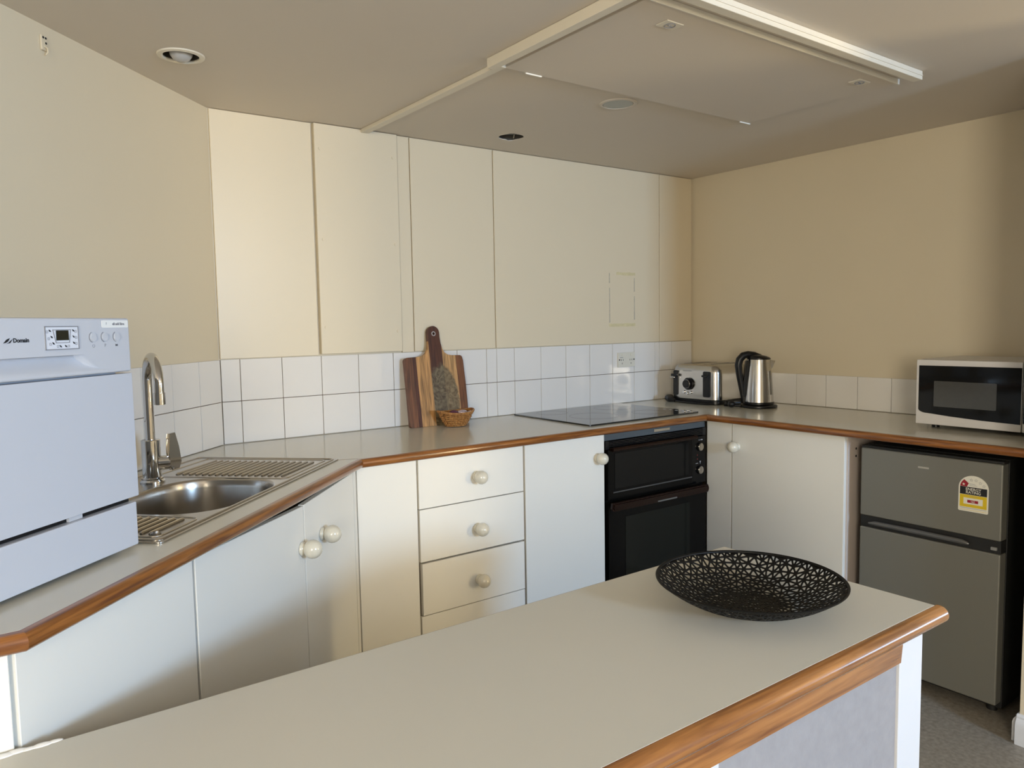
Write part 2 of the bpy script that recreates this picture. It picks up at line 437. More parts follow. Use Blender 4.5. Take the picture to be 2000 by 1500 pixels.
# angled wall: local frame x from left to right seen from the front
e = thing('tile_splashback', 'two rows of white tiles on the angled wall behind the tap', 'splashback', ang(1.95, 0), PI/4)
ed = sorted([1.95-0.004, 1.95-0.1363] + [1.95-0.1363-.15*k for k in range(1, 12)] + [0.02])
m = MB(); tiles(m, ed, 1.05, PB-0.002); tiles(m, ed, CT+0.001, 1.05); m.build('tiles', M_tile, e)
MB().box(0.02, 1.946, -0.0022, -0.0006, CT+0.001, PB-0.003).build('grout', M_grout, e)
e = thing('tile_splashback', 'single row of white tiles along the right wall behind the kettle and microwave', 'splashback', (0, 0, 0), -PI/2)
er = [0.012, 0.0404+.0] + [0.0404+.15*k for k in range(1, 12)] + [1.797]
m = MB(); tiles(m, er, CT+0.001, 1.047); m.build('tiles', M_tile, e)
MB().box(0.012, 1.797, -0.0022, -0.0006, CT+0.001, 1.045).build('grout', M_grout, e)

# ------------------------------------------------------------------ kitchen worktop
P1 = ang(1.556, 0.605); 
path = [(-3.90, -1.528), (-3.132, -1.528), (-2.2096, -0.605), (-0.608, -0.605), (-0.608, -1.827)]
w = thing('kitchen_worktop', 'pale laminate worktop with varnished timber edge running round the kitchen', 'worktop')
inner = [(-3.90, -1.508), (-3.1403, -1.508), (-2.2179, -0.585), (-0.588, -0.585), (-0.588, -1.827)]
outer = inner + [(-0.002, -1.827), (-0.002, -0.002), (XL-0.001, -0.003), (-3.90, -1.446)]
SB = [(0.755+0.197*math.copysign(abs(math.cos(a))**(2/2.7), math.cos(a)), 0.363+0.160*math.copysign(abs(math.sin(a))**(2/2.7), math.sin(a))) for a in [2*PI*k/56 for k in range(56)]]
cut = [tuple(ang(t, d)[:2]) for t, d in rrect(0.275, 1.13, 0.080, 0.510, 0.02, 4)]
hob_cut = rrect(-1.19, -0.60, -0.50, -0.06, 0.01, 2)
MB().plate(outer, [cut, hob_cut], CT-0.028, CT).build('laminate', M_lam, w)
r = 0.014
prof = [(0.020, CT-0.028), (0.020, CT-0.0002)] + [(0.012-0.012*math.sin(a), CT-0.0142+0.0138*math.cos(a)) for a in [PI*k/10 for k in range(11)]]
for i in range(4):
    # one length of timber per run, mitred against its neighbours
    a = MB()
    full = path
    t = bmesh.new()
    pts = [Vector(p) for p in full]
    def mit(i):
        def nr(a, b):
            d = (b-a).normalized(); return Vector((-d.y, d.x))
        if i == 0: return nr(pts[0], pts[1]), 1
        if i == len(pts)-1: return nr(pts[-2], pts[-1]), 1
        A = nr(pts[i-1], pts[i]); B = nr(pts[i], pts[i+1]); mm = (A+B).normalized(); return mm, 1/mm.dot(A)
    rings = []
    for j in (i, i+1):
        mm, k = mit(j)
        rings.append([t.verts.new((pts[j].x+mm.x*k*o, pts[j].y+mm.y*k*o, z)) for o, z in prof])
    q = len(prof)
    for j in range(q): t.faces.new((rings[0][j], rings[1][j], rings[1][(j+1) % q], rings[0][(j+1) % q]))
    t.faces.new(rings[0]); t.faces.new(rings[1][::-1])
    bmesh.ops.recalc_face_normals(t, faces=t.faces)
    # put the mesh in a frame whose X runs along the timber so that the grain follows it
    d = (pts[i+1]-pts[i]).normalized(); an = math.atan2(d.y, d.x)
    F = Matrix.Translation((pts[i].x, pts[i].y, 0)) @ Matrix.Rotation(an, 4, 'Z')
    a._merge(t, F.inverted())
    o = a.build('timber_edge', M_timber, w, sharp=50)
    o.matrix_local = F
MB().box(0, 0.082, -0.0006, 0.0006, CT-0.0001, CT+0.0004, M=Matrix.Translation((-2.217, -0.583, 0)) @ Matrix.Rotation(math.radians(157), 4, 'Z')).build('joint_seam', M_grout, w)

# ------------------------------------------------------------------ base units
def knob(parent, x, z, y=-0.018, r=0.0235):
    m = MB()
    M = Matrix.Translation((x, y, z)) @ Matrix.Rotation(PI/2, 4, 'X')
    pr = [(0.0, 0.0), (0.0175, 0.0), (0.0178, 0.004), (0.0150, 0.008), (0.0125, 0.0105)]
    cz = 0.0085 + r*0.86
    for k in range(2, 13):
        a = -PI/2 + PI*k/12*1.0
        rr = r*math.cos(a)
        if cz+r*math.sin(a) > 0.011: pr.append((max(rr, 0.0), cz+r*math.sin(a)))
    pr[-1] = (0.0, pr[-1][1])
    m.lathe(pr, M=M, seg=32)
    return m.build('knob', M_knob, parent, sharp=60)

def carcass(e, w, d, h, z0=0.10, top=False, th=0.016):
    m = MB()
    m.box(0.0, th, 0.001, d, z0, h).box(w-th, w, 0.001, d, z0, h)
    m.box(th, w-th, 0.001, d, z0, z0+th).box(th, w-th, d-0.006, d, z0+th, h)
    m.box(th, w-th, 0.001, 0.06, h-0.018, h)
    m.build('carcass', M_carc, e)
    MB().box(0.0, w, 0.05, 0.066, 0.0, z0).build('kickboard', M_door, e)

TOPZ = CT-0.0285
# flat corner panel between sink units and drawers (back run)
e = thing('filler_panel', 'narrow off-white corner panel between the sink doors and the drawers', 'panel', (-2.2185, FY, 0))
MB().box(0, 0.2085, -0.016, 0, 0.10, TOPZ, 0.001, 1).build('panel', M_door, e)
MB().box(-0.030, 0.004, -0.0085, 0.020, 0.10, TOPZ-0.001).build('corner_backing', M_door, e)
MB().box(0.002, 0.202, 0.05, 0.066, 0, 0.10).build('kickboard', M_door, e)
# drawers
e = thing('drawer_unit', 'off-white unit of three drawers with round cream knobs', 'drawers', (-2.007, FY, 0))
carcass(e, 0.433, 0.54, TOPZ)
for z0, z1, xo, kz in ((0.705, 0.873, 0.0, 0.788), (0.527, 0.702, 0.001, 0.607), (0.346, 0.521, 0.006, 0.426)):
    d = MB().box(0.003+xo, 0.430, -0.017, -0.001, z0, z1, 0.001, 1).build('drawer', M_door, e)
    knob(d, 0.229+xo*0.5, kz-0.002)
MB().box(0.003, 0.430, -0.016, -0.002, 0.105, 0.3435, 0.001, 1).build('lower_panel', M_door, e)
# cupboard next to oven
e = thing('base_cupboard', 'off-white cupboard between the drawers and the black oven, knob at top right', 'cupboard', (-1.572, FY, 0))
carcass(e, 0.392, 0.54, TOPZ)
d = MB().box(0.003, 0.390, -0.017, -0.001, 0.105, 0.870, 0.001, 1).build('door', M_door, e)
knob(d, 0.354, 0.782)
# right run: corner panel, cupboard, end panel
e = thing('filler_panel', 'off-white corner panel just right of the oven', 'panel', (FY, -0.578, 0), -PI/2)
MB().box(0, 0.129, -0.016, 0, 0.10, TOPZ, 0.001, 1).build('panel', M_door, e)
MB().box(0.002, 0.126, 0.05, 0.066, 0, 0.10).build('kickboard', M_door, e)
e = thing('base_cupboard', 'off-white cupboard with single knob between corner panel and grey fridge', 'cupboard', (FY, -0.709, 0), -PI/2)
m = MB(); th = 0.016; wd = 0.508
m.box(0, th, 0.001, 0.54, 0.10, TOPZ).box(th, wd-0.02, 0.001, 0.54, 0.10, 0.116).box(th, wd-0.02, 0.534, 0.54, 0.116, TOPZ).box(th, wd-0.02, 0.001, 0.06, TOPZ-0.018, TOPZ)
m.build('carcass', M_carc, e)
MB().box(0, wd-0.02, 0.05, 0.066, 0, 0.10).build('kickboard', M_door, e)
sp = MB().box(wd-0.018, wd, 0.0, 0.55, 0.0, TOPZ).build('side_panel', mat('side_panel_face', (0.62, 0.53, 0.47, 1), 0.5), e)
for hz in (0.818, 0.790): MB().cyl((wd+0.0003, 0.055, hz), 0.0045, 0.0008, 'X', seg=16).build('screw_hole', M_dark, sp)
d = MB().box(0.003, wd-0.004, -0.017, -0.001, 0.105, 0.869, 0.001, 1).build('door', M_door, e)
knob(d, 0.028, 0.775)
# sink units on the angle; local x from left (t large) to right (t small)
def unit_ang(t1, t0, label, doors, name='base_cupboard'):
    o = ang(t1, 0.558)
    e = thing(name, label, 'cupboard', (o.x, o.y, 0), PI/4)
    W = t1-t0
    m = MB()
    m.box(0.014, 0.030, 0.001, 0.30, 0.10, 0.70).box(W-0.016, W, 0.001, 0.12, 0.10, TOPZ)
    m.box(0.016, W-0.016, 0.001, 0.30, 0.10, 0.116)
    m.box(0.016, W-0.016, 0.012, 0.026, TOPZ-0.022, TOPZ)
    m.box(0.016, W-0.016, 0.20, 0.212, 0.116, 0.70)
    m.build('carcass', M_carc, e)
    MB().box(0, W, 0.05, 0.066, 0, 0.10).build('kickboard', M_door, e)
    for a, b, ztl, ztr, kx, kz in doors:
        # doors hang a little crooked: the top edge drops towards the handle side
        poly = [(a, 0.105), (b, 0.105), (b, ztr), (a, ztl)]
        d = MB().prism(poly, -0.017, -0.001, 'XZ', 0.001, seg=1).build('door', M_door, e)
        if kx is not None: knob(d, kx, kz, r=0.0245)
    return e
unit_ang(1.118, 0.262, 'double-door off-white cupboard under the steel sink with two knobs meeting in the middle',
         [(0.003, 0.495, 0.864, 0.846, 0.476, 0.739), (0.4985, 0.853, 0.848, 0.862, 0.606-0.0, 0.742)])
unit_ang(1.552, 1.121, 'plain off-white cupboard door under the white dishwasher', [(0.003, 0.428, 0.870, 0.870, None, None)])
o = ang(0.2595, 0.558)
e = thing('filler_panel', 'slim off-white strip closing the corner right of the sink doors', 'panel', (o.x, o.y, 0), PI/4)
MB().box(0, 0.0205, -0.016, 0, 0.10, TOPZ, 0.0008, 1).build('panel', M_door, e)
e = thing('end_panel', 'cream end panel under the left end of the timber edge, beside a dark gap', 'panel', (-3.90, -1.496, 0))
MB().box(0, 0.744, -0.012, 0.004, 0.0, TOPZ, 0.001, 1).build('panel', M_door, e)

# ------------------------------------------------------------------ oven
e = thing('double_oven', 'black built-in double oven with brown handles under the cooktop', 'oven', (-1.1765, FY, 0))
OW = 0.596
MB().box(0.004, OW, 0.0, 0.52, 0.12, 0.865).build('body', M_benamel, e)
MB().box(0.0, OW+0.002, -0.012, 0.0, 0.842, 0.868, 0.001, 1).build('top_strip', mat('blue_grey_strip', (0.10, 0.125, 0.15, 1), 0.35, 0.5), e)
MB().box(0.278, 0.372, -0.0145, -0.0122, 0.8505, 0.8625, 0.0008, 1).build('badge', M_steel, e, label='small silver badge')
m = MB()
for k in range(5): m.box(0.02, OW-0.02, -0.020, -0.001, 0.812+k*0.0058, 0.8150+k*0.0058)
m.box(0.0, 0.020, -0.018, 0.0, 0.808, 0.841).box(OW-0.02, OW, -0.018, 0.0, 0.808, 0.841)
m.build('vent_grille', M_black, e)
cp = MB().box(0.508, OW, -0.018, 0.0, 0.602, 0.806, 0.001, 1).build('control_panel', M_bglass, e)
for kz in (0.760, 0.659):
    k = MB().cyl((0.555, -0.020, kz), 0.019, 0.005, 'Y', seg=28, bev=0.001).build('dial', M_benamel, cp)
    k2 = MB().cyl((0.555, -0.0255, kz), 0.0165, 0.007, 'Y', seg=28, bev=0.0015).box(0.553, 0.557, -0.031, -0.028, kz-0.014, kz+0.014, 0.001, 1).build('dial_cap', M_steel, e, label='silver dial cap')
m = MB()
text_mb('o  min', 0.010, front_M(0.562, 0.790, -0.0183)).build('lettering', M_lgreyp, cp)
m.box(0.556, 0.563, -0.0186, -0.018, 0.694, 0.697); m.box(0.5585, 0.5605, -0.0186, -0.018, 0.686, 0.694); m.box(0.530, 0.545, -0.0186, -0.018, 0.688, 0.6895)
m.build('printed_marks', M_lgreyp, cp)
for iz in (0.705, 0.722): MB().box(0.538, 0.543, -0.0188, -0.018, iz, iz+0.005).build('indicator_light', mat('dull_red_lens', (0.15, 0.01, 0.01, 1), 0.3), cp)
# upper door
ud = MB().box(0.012, 0.505, -0.022, -0.001, 0.606, 0.806, 0.003, 2).build('upper_door', M_benamel, e)
MB().box(0.045, 0.480, -0.0235, -0.0215, 0.648, 0.790, 0.0006, 1).build('window', M_bglass, ud)
MB().box(0.036, 0.500, -0.0250, -0.0215, 0.6325, 0.6375, 0.001, 1).build('trim_line', mat('dark_grey_trim', (0.07, 0.07, 0.07, 1), 0.3), ud)
m = MB(); m.tube([(0.022, -0.036, 0.808), (0.515, -0.036, 0.808)], 0.0085, 14)
m.box(0.022, 0.040, -0.036, -0.020, 0.801, 0.815, 0.002).box(0.495, 0.515, -0.036, -0.018, 0.801, 0.815, 0.002)
m.build('upper_handle', M_brown, e, label='dark brown rail handle of the upper oven')
# lower door
ld = MB().box(0.012, OW-0.004, -0.024, -0.001, 0.130, 0.585, 0.003, 2).build('lower_door', M_benamel, e)
MB().box(0.100, 0.484, -0.0255, -0.0235, 0.190, 0.530, 0.0006, 1).build('window', mat('oven_window_glass', (0.008, 0.009, 0.007, 1), 0.08, spec=0.22), ld)
m = MB()
m.prism([(0.002, 0.602), (0.566, 0.600), (0.572, 0.585), (0.566, 0.567), (0.006, 0.569), (-0.002, 0.580)], -0.062, -0.040, 'XZ', 0.006)
m.box(0.03, 0.06, -0.042, -0.022, 0.566, 0.584, 0.002).box(OW-0.065, OW-0.035, -0.042, -0.022, 0.566, 0.584, 0.002)
lh = m.build('lower_handle', M_brown, e, label='thick dark brown handle of the lower oven')
MB().box(0.248, 0.362, -0.0630, -0.0615, 0.5715, 0.5775, 0.0006, 1).build('handle_insert', mat('dull_silver_print', (0.17, 0.17, 0.16, 1), 0.4, 0.3), lh)
MB().box(0.0, OW, 0.03, 0.045, 0.0, 0.118).build('kickboard', M_door, e)

# ------------------------------------------------------------------ cooktop
e = thing('cooktop', 'black glass ceramic cooktop let into the worktop above the oven', 'cooktop', (-0.895, -0.280, CT))
MB().prism(rrect(-0.322, 0.322, -0.252, 0.250, 0.006, 4), 0.0005, 0.006, 'XY', 0.0007, seg=1).build('glass_top', M_hob, e)
MB().box(-0.285, 0.285, -0.21, 0.21, -0.020, 0.0005).build('underside', M_black, e)
def ring(cx, cy, r):
    return MB().lathe([(r-0.0008, 0.0061), (r, 0.0063), (r+0.0008, 0.0061)], (cx, cy, 0), 64)
for cx, cy, rr in ((-0.115, -0.050, 0.105), (-0.175, 0.160, 0.07), (0.150, 0.115, 0.085), (0.150, -0.115, 0.075)):
    ring(cx, cy, rr).build('heating_zone', M_hobring, e)
for k in range(4): MB().cyl((0.285, -0.19+0.035*k, 0.0062), 0.0075, 0.0004, 'Z', seg=20).build('touch_mark', M_lgreyp, e)

# ------------------------------------------------------------------ sink
o = ang(1.150, 0.530)
# local frame: x from left to right along the front edge, y towards the wall
e = thing('kitchen_sink', 'stainless steel sink with ribbed drainer set in the angled worktop', 'sink', (o.x, o.y, CT), PI/4)
L, D = 0.893, 0.468
def td(t, d): return (1.150-t, 0.530-d)
bowl = [td(t, d) for t, d in SB]
m = MB().plate(rrect(0, L, 0, D, 0.012, 4), [bowl], 0.0006, 0.0032)
# raised outer bead
def bead(m, loop, z, r):
    pts = [Vector((p[0], p[1], z)) for p in loop]; pts += pts[:2]
    m.tube(pts, r, 8)
bead(m, rrect(0.012, L-0.012, 0.012, D-0.012, 0.014, 5), 0.0030, 0.0034)
m.build('rim', M_sink, e)
t = bmesh.new(); rings = []
cx, cy = td(0.755, 0.363)
levels = [(1.0, 0.0030), (0.985, 0.0026), (0.965, -0.003), (0.95, -0.02), (0.93, -0.08), (0.90, -0.125), (0.84, -0.148), (0.70, -0.157), (0.4, -0.161), (0.18, -0.164)]
for s_, z in levels: rings.append([t.verts.new((cx+(p[0]-cx)*s_, cy+(p[1]-cy)*s_, z)) for p in bowl])
for i in range(len(rings)-1):
    n = len(bowl)
    for k in range(n): t.faces.new((rings[i][k], rings[i][(k+1) % n], rings[i+1][(k+1) % n], rings[i+1][k]))
t.faces.new(rings[-1])
bmesh.ops.recalc_face_normals(t, faces=t.faces)
for f in t.faces: f.normal_flip()
b = MB(); b._merge(t); bo = b.build('basin', M_sink, e, sharp=60)
MB().lathe([(0.0, 0), (0.030, 0), (0.036, 0.002), (0.038, 0.0)], (cx, cy, -0.1635), 28).build('waste', M_chrome, bo)
def drainer(ds, t_a, t_b, border):
    m = MB()
    for d_ in ds:
        a, b_ = td(t_a, d_), td(t_b, d_)
        m.tube([(a[0], a[1], 0.0030), (a[0]-0.004, a[1], 0.0052), (b_[0]+0.004, b_[1], 0.0052), (b_[0], b_[1], 0.0030)], 0.0036, 8)
    o = m.build('drainer', M_sink, e)
    m = MB(); bead(m, [td(t_, d_) for t_, d_ in border], 0.0026, 0.0030)
    m.build('drainer_border', M_sink, o)
drainer([0.165+k*0.310/16 for k in range(17)], 0.325, 0.530, rrect(0.285, 0.560, 0.115, 0.500, 0.02, 4))
drainer([0.140+k*0.0195 for k in range(18)], 0.985, 1.098, rrect(0.970, 1.118, 0.115, 0.500, 0.02, 4))
p = td(1.098, 0.484)
MB().prism([(p[0]-0.010, p[1]-0.008), (p[0]+0.006, p[1]-0.010), (p[0]+0.011, p[1]+0.002), (p[0]+0.004, p[1]+0.010), (p[0]-0.009, p[1]+0.007)], 0.0035, 0.0075, 'XY', 0.0015).build('corner_stud', M_chrome, e, label='small shiny faceted stud')

# ------------------------------------------------------------------ tap
e = thing('mixer_tap', 'chrome gooseneck mixer tap standing behind the sink bowl', 'tap', (-2.791, -0.556, CT+0.0035))
MB().lathe([(0.0, 0), (0.031, 0), (0.031, 0.004), (0.027, 0.008), (0.027, 0.012), (0.0235, 0.014), (0.0235, 0.112), (0.021, 0.114), (0.0, 0.114)], seg=40).build('body', M_chrome, e)
sp = [(0, 0, 0.10)]+[(0, 0, 0.10+0.17*k/6) for k in range(1, 7)]
R_ = 0.0705
for k in range(1, 17):
    a = PI*k/16
    sp.append((0.0, -R_+R_*math.cos(a), 0.27-0.0035+R_*math.sin(a)*0.93))
sp.append((0.0, -2*R_, 0.245))
MB().tube(sp, 0.0125, 20).build('spout', M_chrome, e, sharp=60)
MB().cyl((0, -2*R_, 0.232), 0.0145, 0.030, 'Z', seg=28, bev=0.001).build('aerator', M_chrome, e)
m = MB(); m.cyl((0.030, -0.008, 0.050), 0.019, 0.032, (0.95, -0.3, 0), seg=28, bev=0.003)
h = m.build('handle_hub', M_chrome, e)
Mh = Matrix.Translation((0.050, -0.014, 0.082)) @ Matrix.Rotation(math.radians(-62), 4, 'Z') @ Matrix.Rotation(math.radians(4), 4, 'X')
m = MB(); m.prism([(-0.019, -0.040), (-0.012, -0.052), (0.012, -0.052), (0.021, -0.036), (0.018, 0.006), (0.010, 0.046), (-0.010, 0.046), (-0.017, 0.006)], -0.0065, 0.0065, 'YZ', 0.002, M=Mh)
m.build('lever', M_chrome, e)

# ------------------------------------------------------------------ dishwasher
ra = math.radians(42.6)
ox, oy = -2.936-0.55*math.cos(ra), -1.185-0.55*math.sin(ra)
e = thing('benchtop_dishwasher', 'white benchtop dishwasher with small display standing left of the sink', 'dishwasher', (ox, oy, CT), ra)
W = 0.550
MB().box(0.004, W-0.004, 0.022, 0.475, 0.012, 0.4275, 0.004, 2).build('cabinet', M_white, e)
for fx in (0.05, W-0.05):
    for fy in (0.06, 0.42): MB().cyl((fx, fy, 0.0065), 0.017, 0.012, 'Z', seg=20).build('foot', M_black, e)
# control fascia with a scooped grip
cpn = MB().box(0.0, W+0.007, -0.002, 0.021, 0.3305, 0.4275, 0.004, 2).build('control_fascia', M_white, e)
gx0, gx1 = 0.07, 0.482
cm = MB().prism([(-0.012, 0.3660), (0.013, 0.3660), (0.016, 0.3600), (0.010, 0.3480), (-0.0022, 0.3385), (-0.012, 0.3385)], gx0, gx1, 'YZ')
for v in cm.bm.verts:
    if v.co.x > gx1-0.001:
        v.co.x -= 0.034*max(0.0, (v.co.z-0.3385)/0.0275)**0.8
        if v.co.y > 0: v.co.x -= 0.014
cutter = cm.build('cutter', M_white, e)
bo_ = cpn.modifiers.new('scoop', 'BOOLEAN'); bo_.operation = 'DIFFERENCE'; bo_.object = cutter; bo_.solver = 'EXACT'
dg = bpy.context.evaluated_depsgraph_get(); dg.update()
nm = bpy.data.meshes.new_from_object(cpn.evaluated_get(dg))
cpn.modifiers.clear(); cpn.data = nm
bpy.data.objects.remove(cutter)
nm.set_sharp_from_angle(angle=math.radians(30))
wn_ = cpn.modifiers.new('weighted', 'WEIGHTED_NORMAL'); wn_.keep_sharp = True
MB().box(0.0, W+0.010, 0.0, 0.021, 0.0975, 0.3275, 0.002, 2).build('door', M_whited, e)
MB().box(0.004, W-0.004, 0.012, 0.021, 0.088, 0.0975).build('door_gap', M_black, e)
MB().box(0.0, W, -0.002, 0.021, 0.008, 0.089, 0.003, 2).build('kick_panel', M_whited, e)
MB().box(W-0.155, W-0.125, 0.006, 0.011, 0.0895, 0.0965).build('latch_bar', M_lgreyp, e)
# display
def outline(m, poly, w, y0, y1):
    n = len(poly)
    for k in range(n):
        a = Vector(poly[k]); b = Vector(poly[(k+1) % n]); d = (b-a).normalized(); q = Vector((-d.y, d.x))*w/2
        m.prism([tuple(a-q-d*w/2), tuple(b-q+d*w/2), tuple(b+q+d*w/2), tuple(a+q-d*w/2)], y0, y1, 'XZ')
dx = W+0.001
dp = MB().box(dx-0.190, dx-0.121, -0.0032, -0.0018, 0.3765, 0.4130).build('display_plate', mat('display_plate', (0.70, 0.72, 0.78, 1), 0.3), cpn)
m = MB(); outline(m, [(dx-0.190, 0.3765), (dx-0.121, 0.3765), (dx-0.121, 0.4130), (dx-0.190, 0.4130)], 0.0014, -0.0040, -0.0030)
outline(m, [(dx-0.1745, 0.4080), (dx-0.1690, 0.3870), (dx-0.1410, 0.3870), (dx-0.1375, 0.4080)], 0.0010, -0.0040, -0.0030)
m.build('display_frame', M_greyp, dp)
MB().box(dx-0.1680, dx-0.1425, -0.0044, -0.0030, 0.3910, 0.4070).build('screen', M_lcd, dp)
m = MB()
for ix, iz in ((0.1805, 0.4065), (0.1775, 0.3965), (0.1745, 0.3862), (0.1315, 0.4065), (0.1315, 0.3965), (0.1315, 0.3862), (0.1600, 0.3812), (0.1490, 0.3812)):
    MB().prism([(dx-ix-0.0022, iz+0.0020), (dx-ix+0.0006, iz+0.0012), (dx-ix+0.0024, iz-0.0018), (dx-ix-0.0004, iz-0.0014)], -0.0040, -0.0030, 'XZ').build('programme_light', M_ink, dp)
m = MB()
for ix, iz in ((0.1862, 0.4050), (0.1835, 0.3940), (0.1805, 0.3850), (0.1262, 0.4050), (0.1262, 0.3950), (0.1262, 0.3850), (0.1655, 0.3812), (0.1430, 0.3812)):
    outline(m, [(dx-ix-0.0016, iz-0.0018), (dx-ix+0.0016, iz-0.0018), (dx-ix+0.0016, iz+0.0018), (dx-ix-0.0016, iz+0.0018)], 0.0005, -0.0037, -0.0030)
m.build('programme_symbols', M_greyp, dp)
for bx in (0.083, 0.055, 0.026):
    m = MB(); m.cyl((dx-bx-0.004, -0.0032, 0.3945), 0.0078, 0.003, 'Y', seg=28, bev=0.0012)
    m.build('button', M_white, cpn)
m = MB()
for bx in (0.083, 0.055, 0.026):
    p_ = [(dx-bx-0.004+0.0088*math.cos(a), -0.0022, 0.3945+0.0088*math.sin(a)) for a in [PI*0.6+PI*0.85*k/12 for k in range(13)]]
    m.tube(p_, 0.0005, 6)
m.tube([(dx-0.086+0.0026*math.cos(a), -0.0022, 0.3795+0.0026*math.sin(a)) for a in [0.6*PI+1.8*PI*k/12 for k in range(13)]], 0.00035, 6)
text_mb('P', 0.008, front_M(dx-0.058, 0.3795, -0.0020), mb=m)
m.build('button_marks', M_greyp, cpn)
m = MB(); m.prism([(dx-0.0325, 0.3815), (dx-0.0325, 0.3775), (dx-0.0295, 0.3795)], -0.0026, -0.0018, 'XZ'); m.box(dx-0.0290, dx-0.0280, -0.0026, -0.0018, 0.3777, 0.3813)
m.build('start_symbol', M_ink, cpn)
text_mb('Domain', 0.0092, front_M(dx-0.2350, 0.3925, -0.0021), bold=0.0003).build('lettering', M_ink, cpn)
m = MB()
lx = dx-0.2595
m.prism([(lx-0.008, 0.3890), (lx-0.002, 0.3945), (lx+0.004, 0.3965), (lx+0.001, 0.3920), (lx-0.004, 0.3895)], -0.0026, -0.0018, 'XZ')
m.prism([(lx-0.003, 0.3885), (lx+0.001, 0.3895), (lx+0.005, 0.3925), (lx+0.009, 0.3950), (lx+0.004, 0.3890)], -0.0026, -0.0018, 'XZ')
m.build('emblem', M_ink, cpn)
st = MB().prism(rrect(dx-0.064, dx+0.001, 0.4105, 0.4235, 0.002, 3), -0.0028, -0.0018, 'XZ').build('sticker', mat('sticker_film', (0.80, 0.80, 0.78, 1), 0.3), cpn, label='small pale sticker with black print')
m = text_mb('eli add litre', 0.0066, front_M(dx-0.0240, 0.4170, -0.0030), bold=0.00018)
text_mb('?', 0.0062, front_M(dx-0.0540, 0.4175, -0.0030), mb=m); m.build('sticker_print', M_greyp, st)

# ------------------------------------------------------------------ fridge
e = thing('bar_fridge', 'two-door silver-grey bar fridge with black body and energy label under the worktop', 'fridge', (-0.560, -1.267, 0), -PI/2)
FW = 0.466
MB().box(0.0, FW, 0.048, 0.50, 0.022, 0.846, 0.004, 2).build('body', M_fbody, e)
for fx in (0.04, FW-0.04):
    for fy in (0.08, 0.46): MB().cyl((fx, fy, 0.0115), 0.016, 0.023, 'Z', seg=18).build('foot', M_fbody, e)
td1 = MB().box(0.001, FW-0.001, 0.0, 0.044, 0.588, 0.836, 0.005, 3).build('freezer_door', M_fridge, e)
td2 = MB().box(0.001, FW-0.001, 0.0, 0.044, 0.048, 0.546, 0.005, 3).build('fridge_door', M_fridge, e)
MB().box(0.0, FW, 0.006, 0.046, 0.836, 0.844, 0.001, 1).build('top_cap', M_fbody, e)
MB().box(0.002, FW-0.002, 0.006, 0.046, 0.547, 0.587).build('middle_strip', M_fbody, e)
m = MB(); m.tube([(0.035, -0.002, 0.563), (0.060, -0.004, 0.5665), (0.21, -0.006, 0.5672), (0.355, -0.005, 0.5665), (0.372, -0.001, 0.562)], [0.004, 0.0085, 0.009, 0.0085, 0.004], 12)
m.build('grip_bar', mat('smoky_grip', (0.12, 0.12, 0.12, 1), 0.25, 0.3), e)
m = MB().box(FW-0.030, FW-0.012, -0.001, 0.008, 0.557, 0.567, 0.001, 1).build('hinge', mat('hinge_grey', (0.25, 0.25, 0.25, 1), 0.35), e)
m = MB().box(0.204, 0.240, -0.0006, 0.0002, 0.789, 0.795); m.build('badge_strip', mat('pale_silver_print', (0.50, 0.48, 0.43, 1), 0.3, 0.4), td1)
# energy label 0.093 wide, 0.119 tall
sx, sz, lw_ = 0.336, 0.669, 0.090
def lab(u, v): return (sx+u*lw_, sz+v*lw_)
topc = 0.87
outer_ = [lab(0.03, 0), lab(0.97, 0), lab(1.0, 0.03)]+[lab(0.5+0.5*math.cos(a), topc+0.45*math.sin(a)) for a in [PI*k/20 for k in range(21)]]+[lab(0.0, 0.03)]
lb = MB().prism(outer_, -0.0009, -0.0001, 'XZ').build('energy_label', M_lab, td1, label='arched energy rating label in white, black, yellow and red')
MB().prism([lab(0.05, 0.62), lab(0.95, 0.62), lab(0.95, 0.90), lab(0.05, 0.90)], -0.0013, -0.0008, 'XZ').build('black_band', M_ink, lb)
m = MB().prism([lab(0.05, 0.16), lab(0.95, 0.16), lab(0.95, 0.61), lab(0.05, 0.61)], -0.0013, -0.0008, 'XZ')
m.prism([lab(0.05, 0.055), lab(0.95, 0.055), lab(0.95, 0.065), lab(0.05, 0.065)], -0.0013, -0.0008, 'XZ')
m.build('yellow_band', M_yel, lb)
MB().prism([lab(0.18, 0.27), lab(0.82, 0.27), lab(0.82, 0.50), lab(0.18, 0.50)], -0.0016, -0.0012, 'XZ').build('white_box', M_lab, lb)
MB().prism([lab(0.31, 0.325), lab(0.67, 0.325), lab(0.67, 0.425), lab(0.31, 0.425)], -0.0019, -0.0015, 'XZ').build('red_box', M_red, lb)
wedge = [lab(0.05, 0.905)]+[lab(0.5+0.45*math.cos(a), topc+0.40*math.sin(a)) for a in [PI-0.10-0.70*k/6 for k in range(7)]]+[lab(0.34, 1.03), lab(0.28, 0.905)]
MB().prism(wedge, -0.0013, -0.0008, 'XZ').build('red_wedge', M_red, lb)
m = MB()
def star(u, v, r_):
    return [lab(u+(r_ if k % 2 == 0 else r_*0.42)*math.sin(PI*k/5), v+(r_ if k % 2 == 0 else r_*0.42)*math.cos(PI*k/5)) for k in range(10)]
MB().prism(star(0.17, 0.985, 0.055), -0.0017, -0.0012, 'XZ').build('star', M_lab, lb)
text_mb('ENERGY', 0.0125, front_M(*lab(0.5, 0.815), -0.0014), bold=0.0001, mb=m)
text_mb('RATING', 0.0125, front_M(*lab(0.5, 0.700), -0.0014), bold=0.0001, mb=m)
